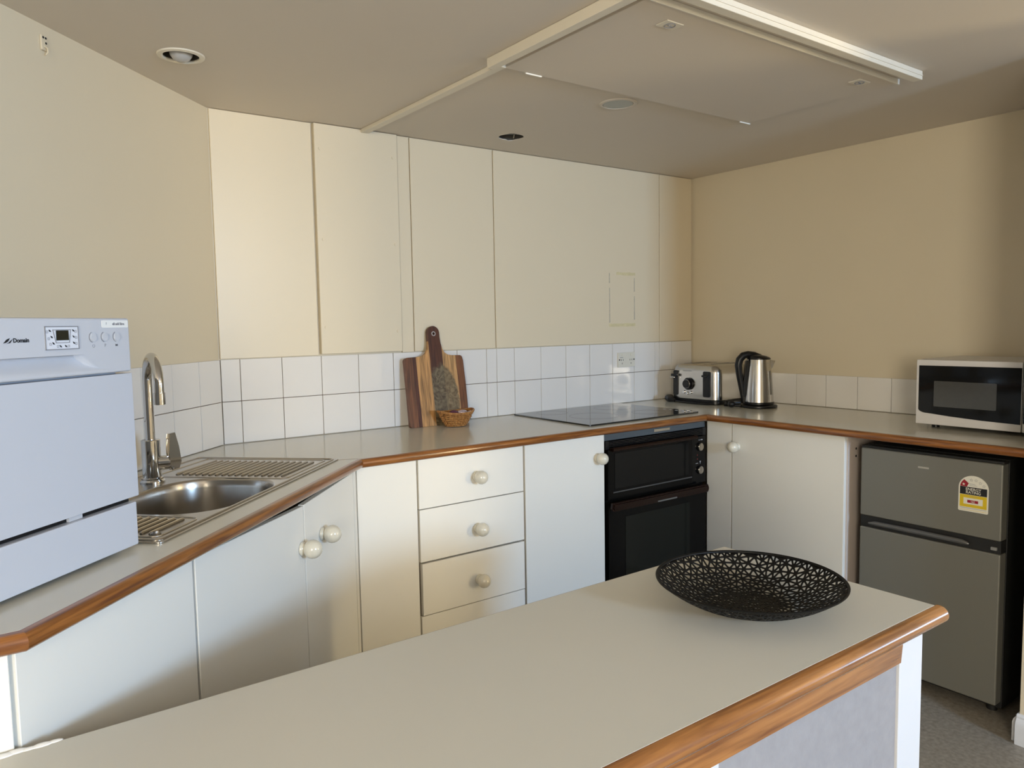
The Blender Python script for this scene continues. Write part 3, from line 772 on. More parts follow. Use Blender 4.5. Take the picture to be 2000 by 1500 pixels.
text_mb('162', 0.0085, front_M(*lab(0.49, 0.372), -0.0019)).build('number', M_lab, lb)
m.build('label_lettering', M_lab, lb)
m = MB()
for u, v in ((0.42, 1.16), (0.58, 1.16), (0.72, 1.09), (0.84, 0.99)):
    q_ = MB(); outline(q_, star(u, v, 0.055), 0.0005, -0.0012, -0.0008); q_.build('star_outline', M_greyp, lb)
for v in (0.95, 0.985, 1.02): m.prism([lab(0.36, v), lab(0.62-(v-0.95), v), lab(0.62-(v-0.95), v+0.008), lab(0.36, v+0.008)], -0.0012, -0.0008, 'XZ')
m.prism([lab(0.06, 0.115), lab(0.94, 0.115), lab(0.94, 0.128), lab(0.06, 0.128)], -0.0012, -0.0008, 'XZ')
m.prism([lab(0.36, 0.555), lab(0.64, 0.555), lab(0.64, 0.565), lab(0.36, 0.565)], -0.0015, -0.0012, 'XZ')
m.build('fine_print', M_greyp, lb)

# ------------------------------------------------------------------ microwave
e = thing('microwave_oven', 'pale grey microwave with black glass door on the right-hand worktop', 'microwave', (-0.360, -1.362, CT), -PI/2)
MWW = 0.430
MB().box(0.0, MWW, 0.018, 0.345, 0.014, 0.250, 0.006, 2).build('casing', M_mw, e)
for fx in (0.045, MWW-0.045):
    for fy in (0.06, 0.30): MB().cyl((fx, fy, 0.0075), 0.013, 0.014, 'Z', seg=18).build('foot', M_black, e)
DWd = 0.342
mf = MB().box(0.0, DWd, 0.0, 0.017, 0.015, 0.249, 0.003, 2).build('door_frame', M_mw, e)
MB().prism([(0.010, 0.228)]+[(0.010, 0.070)]+[(0.010+0.030*(1-math.cos(a)), 0.070-0.014*math.sin(a)) for a in [PI/2*k/6 for k in range(1, 7)]]+[(0.12, 0.0495), (0.22, 0.044), (DWd-0.001, 0.041), (DWd-0.001, 0.230)], -0.003, 0.0005, 'XZ', 0.001, seg=1).build('door_glass', M_bglass, mf)
MB().prism(rrect(0.064, 0.268, 0.082, 0.174, 0.003, 3), -0.0036, -0.0028, 'XZ').build('window', M_mwwin, mf)
cpm = MB().box(DWd+0.003, MWW, 0.0, 0.017, 0.015, 0.249, 0.003, 2).build('control_side', M_mw, e)
m = MB().box(DWd+0.006, MWW-0.008, -0.003, 0.001, 0.045, 0.228, 0.001, 1); m.build('control_glass', M_bglass, cpm)
for kz in (0.100, 0.175): MB().cyl((DWd+0.045, -0.012, kz), 0.018, 0.020, 'Y', seg=28, bev=0.002).build('dial', M_mw, cpm)
MB().tube([(DWd+0.0015, -0.001, 0.018), (DWd+0.0015, -0.004, 0.10), (DWd+0.0015, -0.004, 0.246)], 0.0010, 6).build('seam', M_steel, e)

# ------------------------------------------------------------------ toaster
e = thing('toaster', 'wide stainless steel toaster with black levers in the back right corner', 'toaster', (-0.300, -0.118, CT), -PI/2)
TW, TD_, TH = 0.292, 0.268, 0.193
m = MB()
t = bmesh.new(); rings = []
for z, ins in ((0.020, 0.004), (0.024, 0.0), (0.15, 0.002), (0.172, 0.006), (0.184, 0.013), (0.190, 0.026), (0.192, 0.040)):
    rings.append([t.verts.new((x, y, z)) for x, y in rrect(ins, TW-ins, ins, TD_-ins, 0.045-ins*0.4, 8)])
for i in range(len(rings)-1):
    n = len(rings[0])
    for k in range(n): t.faces.new((rings[i][k], rings[i][(k+1) % n], rings[i+1][(k+1) % n], rings[i+1][k]))
t.faces.new(rings[0][::-1]); t.faces.new(rings[-1])
bmesh.ops.recalc_face_normals(t, faces=t.faces)
m._merge(t); body = m.build('shell', M_steel, e, sharp=50)
m = MB().prism(rrect(-0.002, TW+0.002, -0.002, TD_+0.002, 0.046, 8), 0.004, 0.021, 'XY', 0.003); m.build('base', M_black, e)
for fx in (0.05, TW-0.05):
    for fy in (0.05, TD_-0.05): MB().cyl((fx, fy, 0.0022), 0.012, 0.0044, 'Z', seg=16).build('foot', M_black, e)
for sx_ in (0.085, 0.205):
    for q in (-0.022, 0.022): MB().box(sx_+q-0.008, sx_+q+0.008, 0.045, TD_-0.045, 0.1915, 0.1926).build('slot', M_black, body)
for lx_ in (0.040, 0.232):
    s_ = MB().prism(rrect(lx_-0.015 if lx_ < .1 else lx_-0.021, lx_+0.015 if lx_ < .1 else lx_+0.021, 0.036, 0.160, 0.008, 4), -0.0035, 0.003, 'XZ', 0.001).build('lever_track', M_black, e)
    MB().box(lx_-0.019, lx_+0.019, -0.018, -0.003, 0.131 if lx_ < .1 else 0.133, 0.143, 0.003, 2).build('lever', M_black, s_)
    if lx_ < .1:
        MB().box(lx_-0.021, lx_+0.006, -0.022, -0.016, 0.124, 0.128, 0.001, 1).build('lever_band', M_chrome, s_)
dl = MB().cyl((0.122, -0.004, 0.096), 0.030, 0.008, 'Y', seg=36, bev=0.001).build('dial', M_black, e)
MB().lathe([(0.0175, -0.001), (0.0180, 0.002), (0.0215, 0.002), (0.0220, -0.001)], seg=36, M=Matrix.Translation((0.122, -0.0200, 0.096)) @ Matrix.Rotation(PI/2, 4, 'X')).build('dial_ring', M_chrome, dl)
MB().cyl((0.122, -0.0160, 0.096), 0.0205, 0.018, 'Y', seg=36, bev=0.002).build('dial_knob', M_black, dl)
for k, (bx, bz) in enumerate(((0.092, 0.054), (0.113, 0.049), (0.134, 0.054))):
    MB().cyl((bx, -0.003, bz), 0.0072, 0.006, 'Y', seg=20, bev=0.001).build('button', M_chrome, e)
MB().box(0.085, 0.135, -0.0004, 0.004, 0.158, 0.1605).build('printed_line', M_greyp, e)
m = MB(); m.tube([(-0.012, 0.02, 0.018), (0.0, -0.012, 0.018), (0.02, -0.022, 0.016), (0.05, -0.018, 0.010)], [0.016, 0.018, 0.015, 0.008], 14)
m.tube([(0.05, -0.018, 0.010), (0.09, -0.026, 0.007), (0.18, -0.028, 0.006), (0.24, -0.020, 0.006), (0.275, 0.0, 0.006)], 0.0045, 8)
m.build('power_cord', M_black, e)

# ------------------------------------------------------------------ kettle
kx, ky = -0.212, -0.578
ka = math.atan2(-0.59, 0.808)          # local +x points to the spout
e = thing('electric_kettle', 'brushed steel electric kettle with black handle beside the toaster', 'kettle', (kx, ky, CT), ka)
MB().lathe([(0, 0.001), (0.080, 0.001), (0.084, 0.004), (0.084, 0.010), (0.078, 0.014), (0.0, 0.016)], seg=44).build('power_base', M_black, e)
bd = MB().lathe([(0, 0.0165), (0.0665, 0.0165), (0.0680, 0.020), (0.0680, 0.024), (0.0670, 0.026), (0.0655, 0.060), (0.062, 0.110), (0.0575, 0.160), (0.0530, 0.200), (0.0515, 0.222), (0.049, 0.227), (0, 0.228)], seg=56).build('body', M_steel, e, sharp=40)
MB().lathe([(0.0675, 0.0165), (0.0695, 0.0175), (0.0695, 0.0265), (0.0672, 0.0275)], seg=56).build('foot_band', M_black, e)
m = MB(); t = bmesh.new()
A = [t.verts.new(v) for v in ((0.044, -0.020, 0.220), (0.044, 0.020, 0.220), (0.047, 0.012, 0.165), (0.047, -0.012, 0.165), (0.076, -0.004, 0.214), (0.076, 0.004, 0.214), (0.064, 0.002, 0.184), (0.064, -0.002, 0.184))]
for f in ((0, 1, 5, 4), (1, 2, 6, 5), (2, 3, 7, 6), (3, 0, 4, 7), (4, 5, 6, 7)): t.faces.new([A[i] for i in f])
bmesh.ops.recalc_face_normals(t, faces=t.faces); m._merge(t); m.build('spout', M_steel, e)
# lid and handle, black
lm = MB().lathe([(0.0, 0.243), (0.02, 0.2425), (0.036, 0.240), (0.047, 0.235), (0.0525, 0.228), (0.0525, 0.222), (0.048, 0.221)], seg=40)
for v in lm.bm.verts:
    if v.co.z > 0.224: v.co.z += -0.14*v.co.x*(v.co.z-0.224)/0.02
lm.build('lid', M_black, e)
hp = [(0.010, 0, 0.234), (-0.020, 0, 0.243), (-0.050, 0, 0.246), (-0.072, 0, 0.240), (-0.088, 0, 0.222), (-0.094, 0, 0.196), (-0.090, 0, 0.160), (-0.083, 0, 0.120), (-0.074, 0, 0.075), (-0.068, 0, 0.040), (-0.066, 0, 0.022)]
hr = [0.010, 0.0135, 0.0155, 0.0170, 0.0175, 0.0168, 0.0155, 0.014, 0.013, 0.012, 0.011]
MB().tube(hp, hr, 14).build('handle', M_black, e, sharp=60)
m = MB().prism([(-0.044, 0.222), (-0.060, 0.215), (-0.080, 0.060), (-0.062, 0.040), (-0.053, 0.14)], -0.015, 0.015, 'XZ', 0.004); m.build('handle_backplate', M_black, e)
# water gauge on the side facing the room
gm = Matrix.Rotation(math.radians(-58), 4, 'Z')
gp = [(0.0560, 0.0, 0.170), (0.0620, 0.0, 0.118), (0.0665, 0.0, 0.062)]
m = MB()
for a, b_ in zip(gp[:-1], gp[1:]):
    A_, B_ = Vector(a), Vector(b_)
    m.box(-0.0015, 0.0015, -0.0095, 0.0095, 0, (B_-A_).length, M=gm @ Matrix.Translation(A_) @ (B_-A_).to_track_quat('Z', 'Y').to_matrix().to_4x4())
m.build('water_gauge', mat('smoky_gauge', (0.16, 0.15, 0.13, 1), 0.15), e)
m = MB(); m.tube([(-0.080, 0.0, 0.008), (-0.115, 0.010, 0.010), (-0.150, 0.020, 0.020)], [0.006, 0.008, 0.016], 12)
m.sph((-0.128, -0.012, 0.018), 0.017, (1.1, 1, 0.9)); m.box(-0.12, -0.085, -0.020, 0.004, 0.018, 0.030, 0.003)
m.build('plug_and_cord', M_black, e)

# ------------------------------------------------------------------ cutting board
def board_material():
    m = bpy.data.materials.new('striped_acacia'); m.use_nodes = True; nt = m.node_tree; b = nt.nodes['Principled BSDF']
    b.inputs['Roughness'].default_value = 0.45
    tc = nt.nodes.new('ShaderNodeTexCoord'); sep = nt.nodes.new('ShaderNodeSeparateXYZ')
    nt.links.new(tc.outputs['Object'], sep.inputs[0])
    div = nt.nodes.new('ShaderNodeMath'); div.operation = 'DIVIDE'; div.inputs[1].default_value = 0.278
    nt.links.new(sep.outputs[0], div.inputs[0])
    cr = nt.nodes.new('ShaderNodeValToRGB'); cr.color_ramp.interpolation = 'CONSTANT'
    dk, dk2, lt, lt2, md = (0.165, 0.062, 0.022, 1), (0.075, 0.022, 0.008, 1), (0.46, 0.24, 0.085, 1), (0.50, 0.28, 0.11, 1), (0.085, 0.026, 0.010, 1)
    els = [(0.0, dk), (0.135, dk2), (0.195, lt), (0.425, md), (0.640, lt2), (0.865, dk)]
    cr.color_ramp.elements[0].position = 0.0; cr.color_ramp.elements[0].color = els[0][1]
    cr.color_ramp.elements[1].position = els[1][0]; cr.color_ramp.elements[1].color = els[1][1]
    for p_, c_ in els[2:]:
        q = cr.color_ramp.elements.new(p_); q.color = c_
    nt.links.new(div.outputs[0], cr.inputs[0])
    mp = nt.nodes.new('ShaderNodeMapping'); mp.inputs['Scale'].default_value = (60, 20, 5)
    nt.links.new(tc.outputs['Object'], mp.inputs[0])
    n = nt.nodes.new('ShaderNodeTexNoise'); n.inputs['Scale'].default_value = 1.3; n.inputs['Detail'].default_value = 8; n.inputs['Distortion'].default_value = 1.2
    nt.links.new(mp.outputs[0], n.inputs['Vector'])
    gr = nt.nodes.new('ShaderNodeMapRange'); gr.inputs[1].default_value = 0.3; gr.inputs[2].default_value = 0.7; gr.inputs[3].default_value = 0.45; gr.inputs[4].default_value = 1.35
    nt.links.new(n.outputs[0], gr.inputs[0])
    mul = nt.nodes.new('ShaderNodeMix'); mul.data_type = 'RGBA'; mul.blend_type = 'MULTIPLY'; mul.inputs[0].default_value = 1
    nt.links.new(cr.outputs[0], mul.inputs[6]); nt.links.new(gr.outputs[0], mul.inputs[7])
    # grey water stain with its own outline
    def ell(cx, cz, rx, rz):
        m2 = nt.nodes.new('ShaderNodeMapping'); m2.inputs['Location'].default_value = (-cx/rx, 0, -cz/rz); m2.inputs['Scale'].default_value = (1/rx, 0, 1/rz)
        nt.links.new(tc.outputs['Object'], m2.inputs[0])
        ln = nt.nodes.new('ShaderNodeVectorMath'); ln.operation = 'LENGTH'; nt.links.new(m2.outputs[0], ln.inputs[0])
        n3 = nt.nodes.new('ShaderNodeTexNoise'); n3.inputs['Scale'].default_value = 45
        nt.links.new(tc.outputs['Object'], n3.inputs['Vector'])
        ad = nt.nodes.new('ShaderNodeMath'); ad.operation = 'MULTIPLY_ADD'; ad.inputs[1].default_value = 0.30
        nt.links.new(n3.outputs[0], ad.inputs[0]); nt.links.new(ln.outputs['Value'], ad.inputs[2])
        mr = nt.nodes.new('ShaderNodeMapRange'); mr.inputs[1].default_value = 1.20; mr.inputs[2].default_value = 1.08; mr.inputs[3].default_value = 0; mr.inputs[4].default_value = 1
        nt.links.new(ad.outputs[0], mr.inputs[0]); return mr
    e1 = ell(0.166, 0.095, 0.074, 0.150)
    gt = nt.nodes.new('ShaderNodeMath'); gt.operation = 'GREATER_THAN'; gt.inputs[1].default_value = 0.1185
    nt.links.new(sep.outputs[0], gt.inputs[0])
    mm = nt.nodes.new('ShaderNodeMath'); mm.operation = 'MULTIPLY'
    nt.links.new(e1.outputs[0], mm.inputs[0]); nt.links.new(gt.outputs[0], mm.inputs[1])
    n4 = nt.nodes.new('ShaderNodeTexNoise'); n4.inputs['Scale'].default_value = 38; n4.inputs['Detail'].default_value = 6; n4.inputs['Distortion'].default_value = 2
    nt.links.new(tc.outputs['Object'], n4.inputs['Vector'])
    sc_ = nt.nodes.new('ShaderNodeValToRGB'); sc_.color_ramp.elements[0].position = 0.35; sc_.color_ramp.elements[0].color = (0.060, 0.042, 0.022, 1); sc_.color_ramp.elements[1].position = 0.65; sc_.color_ramp.elements[1].color = (0.200, 0.160, 0.090, 1)
    nt.links.new(n4.outputs[0], sc_.inputs[0])
    mx = nt.nodes.new('ShaderNodeMix'); mx.data_type = 'RGBA'
    mk = nt.nodes.new('ShaderNodeMath'); mk.operation = 'MULTIPLY'; mk.inputs[1].default_value = 0.85
    nt.links.new(mm.outputs[0], mk.inputs[0]); nt.links.new(mk.outputs[0], mx.inputs[0])
    nt.links.new(mul.outputs[2], mx.inputs[6]); nt.links.new(sc_.outputs[0], mx.inputs[7])
    nt.links.new(mx.outputs[2], b.inputs['Base Color'])
    return m
lean = math.atan2(0.062, 0.40)
BW = 0.278; r0 = 0.012
hx = 0.147
pts = arc(BW-r0, r0*0+0.010, 0.010, -PI/2, 0, 4)
pts += [(BW+0.000, 0.15), (BW-0.002, 0.260)] + arc(BW-0.018, 0.268, 0.014, 0, PI/2, 5)
pts += [(0.222, 0.283), (0.203, 0.287), (0.190, 0.296), (0.182, 0.310), (0.176, 0.335), (0.174, 0.36)] + [(hx+0.0275*math.cos(a), 0.378+0.028*math.sin(a)) for a in [PI*k/12 for k in range(13)]]
pts += [(0.119, 0.36), (0.118, 0.335), (0.113, 0.310), (0.104, 0.296), (0.090, 0.287), (0.070, 0.282)]
pts += arc(0.016, 0.266, 0.014, PI/2, PI, 5) + [(0.002, 0.13)] + arc(0.010, 0.010, 0.010, PI, 1.5*PI, 4)
e = thing('cutting_board', 'striped wooden cutting board with a grey stain leaning against the tiles', 'cutting board', (-1.765, -0.091, CT+0.0005))
t = bmesh.new()
hole = [(hx+0.0065*math.cos(a), 0.374+0.0065*math.sin(a)) for a in [2*PI*k/16 for k in range(16)]]
m = MB().plate([(x, z) for x, z in pts], [hole], -0.017, 0.0, M=Matrix.Rotation(PI/2, 4, 'X'))
# plate was built in XY: rotate up so that its Y becomes Z and its depth runs from y=0 (front) to y=0.017 (back)
o = m.build('board', board_material(), e, sharp=25)
o.rotation_euler = (-lean, 0, 0)
bv = o.modifiers.new('b', 'BEVEL'); bv.width = 0.0025; bv.segments = 3; bv.limit_method = 'ANGLE'; bv.angle_limit = math.radians(60)
m = MB().lathe([(0.0060, -0.0004), (0.0062, 0.0012), (0.0095, 0.0012), (0.0100, -0.0004)], seg=24, M=Matrix.Translation((hx, 0, 0.374)) @ Matrix.Rotation(PI/2, 4, 'X'))
g = m.build('eyelet', mat('eyelet_metal', (0.6, 0.57, 0.55, 1), 0.35, 0.6), o)

# ------------------------------------------------------------------ wicker basket with packets
e = thing('wicker_basket', 'small oval wicker basket in front of the cutting board', 'basket', (-1.595, -0.155, CT), math.radians(-6))
def bk(z):  # half axes of the flaring basket
    f = z/0.052
    return 0.036+0.037*f**0.8, 0.028+0.026*f**0.8
def rimlift(a): return 0.010*abs(math.cos(a))**2.5 
m = MB(); nw = 44
for j in range(7):
    z = 0.005+0.045*j/6
    A_, B_ = bk(z); P = []
    for k in range(nw+1):
        a = 2*PI*k/nw
        wv = 1+0.035*math.cos(a*nw/4+(PI if j % 2 else 0))
        sc_l = 1+0.16*math.cos(a*2)*0
        P.append((A_*wv*math.cos(a), B_*wv*math.sin(a), z+rimlift(a)*(j/6)**1.5))
    m.tube(P+P[1:2], 0.0034, 6)
m.build('woven_side', M_wick, e)
m = MB()
for k in range(22):
    a = 2*PI*k/22; P = []
    for j in range(6):
        z = 0.002+0.050*j/5; A_, B_ = bk(z); P.append((A_*math.cos(a), B_*math.sin(a), z+rimlift(a)*(j/5)**1.5))
    m.tube(P, 0.0019, 6)
m.lathe([(0, 0.0015), (0.9, 0.0015), (1.0, 0.004), (0.0, 0.0045)], seg=32, M=Matrix.Diagonal((0.036, 0.028, 1, 1)))
m.build('stakes_and_base', M_wick, e)
m = MB(); A_, B_ = bk(0.053)
m.tube([(A_*1.03*math.cos(a), B_*1.03*math.sin(a), 0.055+rimlift(a)) for a in [2*PI*k/40 for k in range(42)]], 0.0042, 8)
m.build('rim', M_wick, e)
def packet(lbl, x, y, z, rx, rz, mt, s=1.0):
    e = thing('wrapped_sweet', lbl, 'sweet', (x, y, z), rz, 'wrapped sweets in the basket')
    m = MB(); m.sph((0, 0, 0), 0.012*s, (1.5, 1.0, 0.7), 16)
    o = m.build('wrapper', mt, e)
    m = MB()
    for q in (-1, 1): m.prism([(q*0.016*s, 0), (q*0.027*s, 0.008*s), (q*0.026*s, 0), (q*0.028*s, -0.007*s)][::q], -0.001, 0.001, 'XY')
    m.build('twist_end', mt, e)
    e.rotation_euler = (rx, 0, rz)
packet('dark purple wrapped sweet in the middle of the basket', -1.600, -0.150, CT+0.052, 0.3, 0.3, M_purple, 1.4)
packet('silver-pink wrapped sweet in the right of the basket', -1.566, -0.158, CT+0.054, 0.2, -0.5, M_silverw, 1.2)
packet('brown wrapped sweet in the left of the basket', -1.640, -0.152, CT+0.050, -0.3, 0.8, M_brown, 1.1)

# ------------------------------------------------------------------ power socket
e = thing('power_socket', 'cream double power socket on the tiles behind the cooktop', 'socket', (-0.502, -0.0075, 1.117))
MB().box(-0.058, 0.058, -0.009, 0.0, -0.036, 0.036, 0.0015, 2).build('plate', M_socket, e)
for q in (-1, 1):
    m = MB()
    x = q*0.030
    m.box(x-0.009, x-0.0065, -0.0096, -0.0088, -0.005, 0.003).box(x+0.004, x+0.0065, -0.0096, -0.0088, -0.005, 0.003)
    m.box(x-0.0025, x-0.0002, -0.0096, -0.0088, -0.022, -0.014)
    m.cyl((x+q*0.0-0.020*1.0 if q < 0 else x+0.020, -0.0092, 0.000), 0.0038, 0.0012, 'Y', seg=14)
    m.build('pin_slots', M_ink, e)
    MB().box(x-0.005, x+0.005, -0.0125, -0.0085, 0.018, 0.030, 0.001, 1).build('rocker_switch', M_socket, e)
MB().box(-0.046, -0.026, -0.0095, -0.0088, 0.0095, 0.0120).build('print', M_greyp, e)

# ------------------------------------------------------------------ wall bracket high on the angled wall
o = ang(0.730, 0.0)
e = thing('wall_bracket', 'tiny white hook bracket high on the angled wall', 'bracket', (o.x, o.y, 2.012), PI/4)
MB().box(-0.009, 0.009, -0.006, -0.0003, -0.024, 0.012, 0.001, 1).build('plate', M_wall, e)
m = MB()
for x_, z_ in ((-0.003, 0.006), (0.005, 0.006), (0.005, -0.006)): MB().cyl((x_, -0.0062, z_), 0.0028, 0.001, 'Y', seg=12).build('screw_hole', M_dark, e)
MB().tube([(0.0, -0.006, -0.014), (0.0, -0.014, -0.020), (0.0, -0.014, -0.030), (0.0, -0.008, -0.034)], 0.0016, 8).build('hook', M_wall, e)

# ------------------------------------------------------------------ ceiling things
e = thing('downlight', 'recessed round downlight with frosted bulb above the sink', 'downlight', (DL[0], DL[1], H))
MB().lathe([(0.047, 0.001), (0.046, -0.003), (0.050, -0.006), (0.060, -0.004), (0.062, -0.0005), (0.0515, -0.0004)], seg=48).build('trim_ring', M_ctrim, e)
MB().lathe([(0.0490, 0.0), (0.0485, 0.03), (0.047, 0.075), (0.0, 0.078)], seg=40).build('housing', mat('tarnished_reflector', (0.13, 0.11, 0.09, 1), 0.4, 0.5), e)
MB().lathe([(0.0, -0.017), (0.012, -0.0155), (0.022, -0.010), (0.029, 0.0), (0.031, 0.012), (0.029, 0.026), (0.018, 0.045), (0.012, 0.070), (0.0, 0.072)], seg=36).build('bulb', M_bulb, e)
e = thing('ceiling_light', 'flat round frosted ceiling light beside the ceiling hatch', 'ceiling light', (GL[0], GL[1], H))
MB().lathe([(0.052, -0.0005), (0.053, -0.004), (0.058, -0.005), (0.064, -0.003), (0.066, -0.0004)], seg=48).build('trim_ring', M_ceil, e)
MB().lathe([(0.0, -0.0042), (0.050, -0.0034), (0.0525, -0.0008), (0.0, -0.0005)], seg=48).build('glass_disc', M_frost, e)
e = thing('ceiling_cutout', 'rough hole in the ceiling near the back wall where a light is missing', 'hole', (HO[0], HO[1], H))
MB().lathe([(0.066, 0.0032), (0.067, 0.09), (0.0, 0.09)], seg=26).build('cavity', M_cavity, e)
MB().tube([(0.045, 0.02, 0.05), (0.040, 0.035, 0.020), (0.038, 0.036, 0.008)], 0.0020, 8).build('loose_wire', M_ctrim, e)
MB().cyl((-0.002, -0.004, 0.024), 0.040, 0.012, 'Z', seg=24).build('old_fitting', mat('grey_fitting', (0.16, 0.16, 0.15, 1), 0.7), e)
# hatch
e = thing('ceiling_hatch', 'large painted ceiling access hatch with two flush ring latches', 'hatch', (-1.31, -1.19, H))
x0, x1, y0, y1 = -1.868+1.31, -0.745+1.31, -1.468+1.19, -0.905+1.19
MB().box(x0, x1, y0, y1, -0.012, -0.0005, 0.001, 1).build('hatch_panel', M_ceil, e)
MB().box(x0+0.004, x1, y0-0.0035, y0-0.0003, -0.0165, -0.0006).build('lit_edge', mat('lit_edge_paint', (0.85, 0.82, 0.74, 1), 0.25), e)  # panel's lit front edge, its brightness painted in as a paler strip
fb = MB().prism([(-1.936+1.31, -1.552+1.19), (-0.766+1.31, -1.552+1.19), (-0.766+1.31, -1.524+1.19), (-1.908+1.31, -1.524+1.19)], -0.027, -0.0005, 'XY', 0.001, seg=1)
fb.box(-1.934+1.31, -0.768+1.31, -1.5545+1.19, -1.5520+1.19, -0.016, -0.013)
fb.build('near_frame_board', M_ctrim, e)
MB().prism([(-1.936+1.31, -1.551+1.19), (-1.909+1.31, -1.5235+1.19), (-1.909+1.31, -0.915+1.19), (-1.936+1.31, -0.915+1.19)], -0.028, -0.0005, 'XY', 0.001, seg=1).build('side_frame_board', M_ctrim, e)
MB().box(x0, x1-0.25, y1+0.004, y1+0.010, -0.006, -0.0005, 0.001, 1).build('back_bead', M_ctrim, e)
for hx_ in (0.075, 1.075):
    MB().box(x0+hx_, x0+hx_+0.060, y1-0.003, y1+0.0025, -0.0155, -0.0115, 0.001, 1).build('hinge', mat('white_hinge', (0.9, 0.88, 0.82, 1), 0.3), e)
for lx_, ly_ in ((-1.71+1.31, -1.389+1.19), (-0.864+1.31, -1.407+1.19)):
    la = MB().box(lx_-0.030, lx_+0.030, ly_-0.020, ly_+0.020, -0.0145, -0.0118, 0.001, 1).build('latch', M_ctrim, e)
    MB().lathe([(0.012, -0.0148), (0.0135, -0.0162), (0.015, -0.0148)], (lx_, ly_, 0), 28).build('latch_ring', M_greyp, la)
    MB().box(lx_-0.006, lx_+0.006, ly_-0.0015, ly_+0.0015, -0.0165, -0.0144).build('latch_bar', M_greyp, la)
o = MB().prism([(-1.905, -0.004), (-1.875, -0.004), (-1.868, -0.912), (-1.896, -0.912)], H-0.014, H-0.0004, 'XY', 0.001, seg=1).build('ceiling_batten', M_ctrim)
tag(o, 'thin cream batten across the ceiling from the back wall to the hatch', 'batten')

# ------------------------------------------------------------------ peninsula
IX1, IYB, IYF = -1.657, -1.520, -2.050
e = thing('breakfast_bar', 'low peninsula counter in the foreground with honey timber edge and white post', 'counter', (-2.6, -1.785, 0))
ox_, oy_ = 2.6, 1.785
def L_(x, y): return (x+ox_, y+oy_)
MB().prism([L_(-3.90, IYB), L_(-3.90, IYF+0.020), L_(IX1, IYF+0.020), L_(IX1, IYB)], IT-0.030, IT, 'XY').build('laminate_top', M_lamp, e)
MB().box(-3.90+ox_, IX1+ox_, IYB+oy_+0.0002, IYB+oy_+0.0014, IT-0.030, IT-0.0003).build('brown_edge_line', M_grout, e)
MB().box(IX1+ox_+0.0002, IX1+ox_+0.0014, IYF+oy_+0.021, IYB+oy_, IT-0.030, IT-0.0003).build('brown_edge_line', M_grout, e)
# bullnose along the front, rounded off at its right end
prof = [(0.0, IT-0.034), (0.0, IT-0.0005)] + [(-0.004-0.021*math.sin(a), IT-0.0175+0.0172*math.cos(a)) for a in [PI*k/12 for k in range(13)]]
t = bmesh.new(); rings = []
xs = [(-3.90, 1.0)]+[(-3.90+(IX1+0.006+3.90)*k/14, 1.0) for k in range(1, 15)]+[(IX1+0.006+0.012*math.sin(a), 0.45+0.55*math.cos(a)) for a in [PI/2*k/5 for k in range(1, 6)]]
for x, s_ in xs:
    rings.append([t.verts.new((x+ox_, IYF+0.020+oy_+y*s_*1.0, IT-0.0172+(z-(IT-0.0172))*s_**0.6)) for y, z in prof])
q = len(prof)
for i in range(len(rings)-1):
    for j in range(q): t.faces.new((rings[i][j], rings[i+1][j], rings[i+1][(j+1) % q], rings[i][(j+1) % q]))
t.faces.new(rings[0]); t.faces.new(rings[-1][::-1]); bmesh.ops.recalc_face_normals(t, faces=t.faces)
m = MB(); m._merge(t); m.build('timber_nosing', M_timberI, e, sharp=45)
# apron under the nosing ending in a slanted cut before the post
m = MB().prism([(-3.90+ox_, IT-0.0345), (-1.795+ox_, IT-0.0345), (-1.802+ox_, IT-0.075), (-3.90+ox_, IT-0.075)], -2.040+oy_, -2.022+oy_, 'XZ', 0.003)
m.build('timber_apron', M_timberI, e)
MB().box(-1.765+ox_, -1.675+ox_, -2.018+oy_, -1.60+oy_, 0, IT-0.0345, 0.002, 2).build('post', M_post, e, label='white gloss painted end post')
MB().box(-2.300+ox_, -1.765+ox_, -2.012+oy_, -1.98+oy_, 0, IT-0.0305).build('grey_infill', M_greywall, e, label='grey textured panel under the counter')
MB().box(-3.88+ox_, -2.300+ox_, -2.016+oy_, -1.98+oy_, 0, IT-0.0305).build('white_infill', M_post, e)
m = MB()
for k in range(11):
    x = -3.26+0.015*k
    m.sph((x+ox_, IYB+oy_+0.003+random.uniform(-.001, .002), IT-0.001), 0.006+random.uniform(0, .003), (1.8, 0.7, 0.55), 12)
m.build('sealant', M_caulk, e)

# ------------------------------------------------------------------ perforated bowl
BX, BY, BR, BH = -1.930, -1.797, 0.185, 0.052
e = thing('decorative_bowl', 'wide shallow black metal bowl with cut-out triangle pattern on the peninsula', 'bowl', (BX, BY, IT))
rnd = random.Random(4)
def prof_z(r):     # r 0..BR measured on the developed disc
    f = r/BR
    if f < 0.40: return 0.0015
    return 0.0015 + (BH-0.0015)*((f-0.40)/0.60)**1.75
def place(x, y, off=0.0):
    return Vector((x, y, prof_z(math.hypot(x, y))))
P = []
RI = BR-0.0028
tries = 0
while tries < 40000 and len(P) < 1500:
    tries += 1
    a = rnd.uniform(0, 2*PI); r_ = RI*math.sqrt(rnd.random())
    x, y = r_*math.cos(a), r_*math.sin(a)
    if r_ > RI-0.007: continue
    md_ = 0.0126 if r_ > 0.065 else 0.0095
    if all((x-q[0])**2+(y-q[1])**2 > md_**2 for q in P): P.append((x, y))
nb = 96
P += [(RI*math.cos(2*PI*k/nb), RI*math.sin(2*PI*k/nb)) for k in range(nb)]
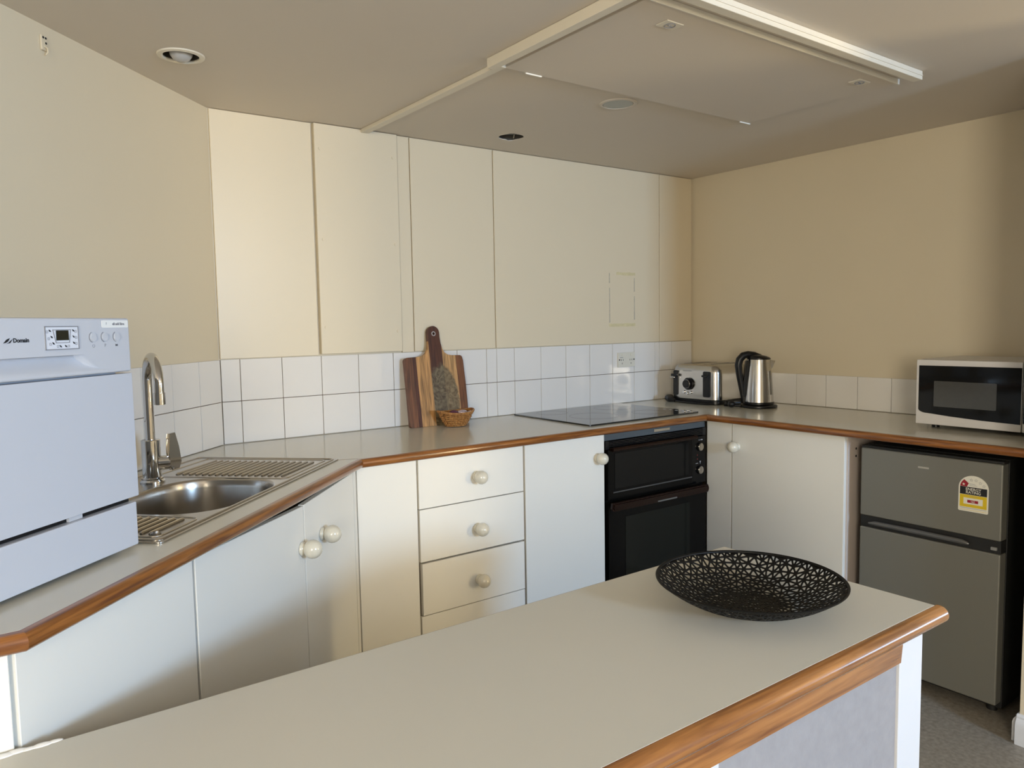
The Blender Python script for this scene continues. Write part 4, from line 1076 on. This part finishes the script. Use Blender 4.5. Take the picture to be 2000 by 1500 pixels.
vs, es_, fs, *_ = delaunay_2d_cdt([Vector(p) for p in P], [], [], 0, 0.0001)
t = bmesh.new()
V = [t.verts.new(place(v.x, v.y)) for v in vs]
for f in fs:
    if len(f) != 3: continue
    p3 = [vs[i] for i in f]
    cx = sum(p.x for p in p3)/3; cy = sum(p.y for p in p3)/3
    ln = [(p3[(i+1) % 3]-p3[i]).length for i in range(3)]
    per = sum(ln)
    area2 = abs((p3[1]-p3[0]).cross(p3[2]-p3[0]))
    inr = area2/per
    bar = 0.00190
    k = 1-bar/inr if inr > bar*1.6 else 0.0
    # incentre keeps the bars of even width
    ic = Vector((0, 0))
    for i in range(3): ic += p3[(i+2) % 3]*ln[i]
    ic /= per
    if k <= 0.1:
        t.faces.new([V[i] for i in f]); continue
    inn = []
    for i in range(3):
        for w_ in (0.14,):
            a_ = ic+(p3[i]-ic)*k; b_ = ic+(p3[(i+1) % 3]-ic)*k; c_ = ic+(p3[(i+2) % 3]-ic)*k
            q1 = a_+(c_-a_)*w_; q2 = a_+(b_-a_)*w_
            inn.append((t.verts.new(place(q1.x, q1.y)), t.verts.new(place(q2.x, q2.y))))
    for i in range(3):
        j = (i+1) % 3
        t.faces.new((V[f[i]], inn[i][0], inn[i][1]))
        t.faces.new((V[f[i]], inn[i][1], inn[j][0], V[f[j]]))
bmesh.ops.recalc_face_normals(t, faces=t.faces)
m = MB(); m._merge(t); o = m.build('perforated_shell', M_dish, e, sharp=50)
so = o.modifiers.new('s', 'SOLIDIFY'); so.thickness = 0.0014; so.offset = 1.0
zr = prof_z(RI)
MB().lathe([(RI-0.0015, zr-0.0004), (RI-0.001, zr+0.0012), (BR-0.0005, BH+0.0012), (BR+0.0008, BH+0.0004), (BR+0.0004, BH-0.0014), (RI+0.0008, zr-0.0014)], seg=96, close=True).build('rim', M_dish, e)
MB().lathe([(0.050, 0.0002), (0.050, 0.0016), (0.054, 0.0016), (0.054, 0.0002)], seg=48, close=True).build('foot_ring', M_dish, e)
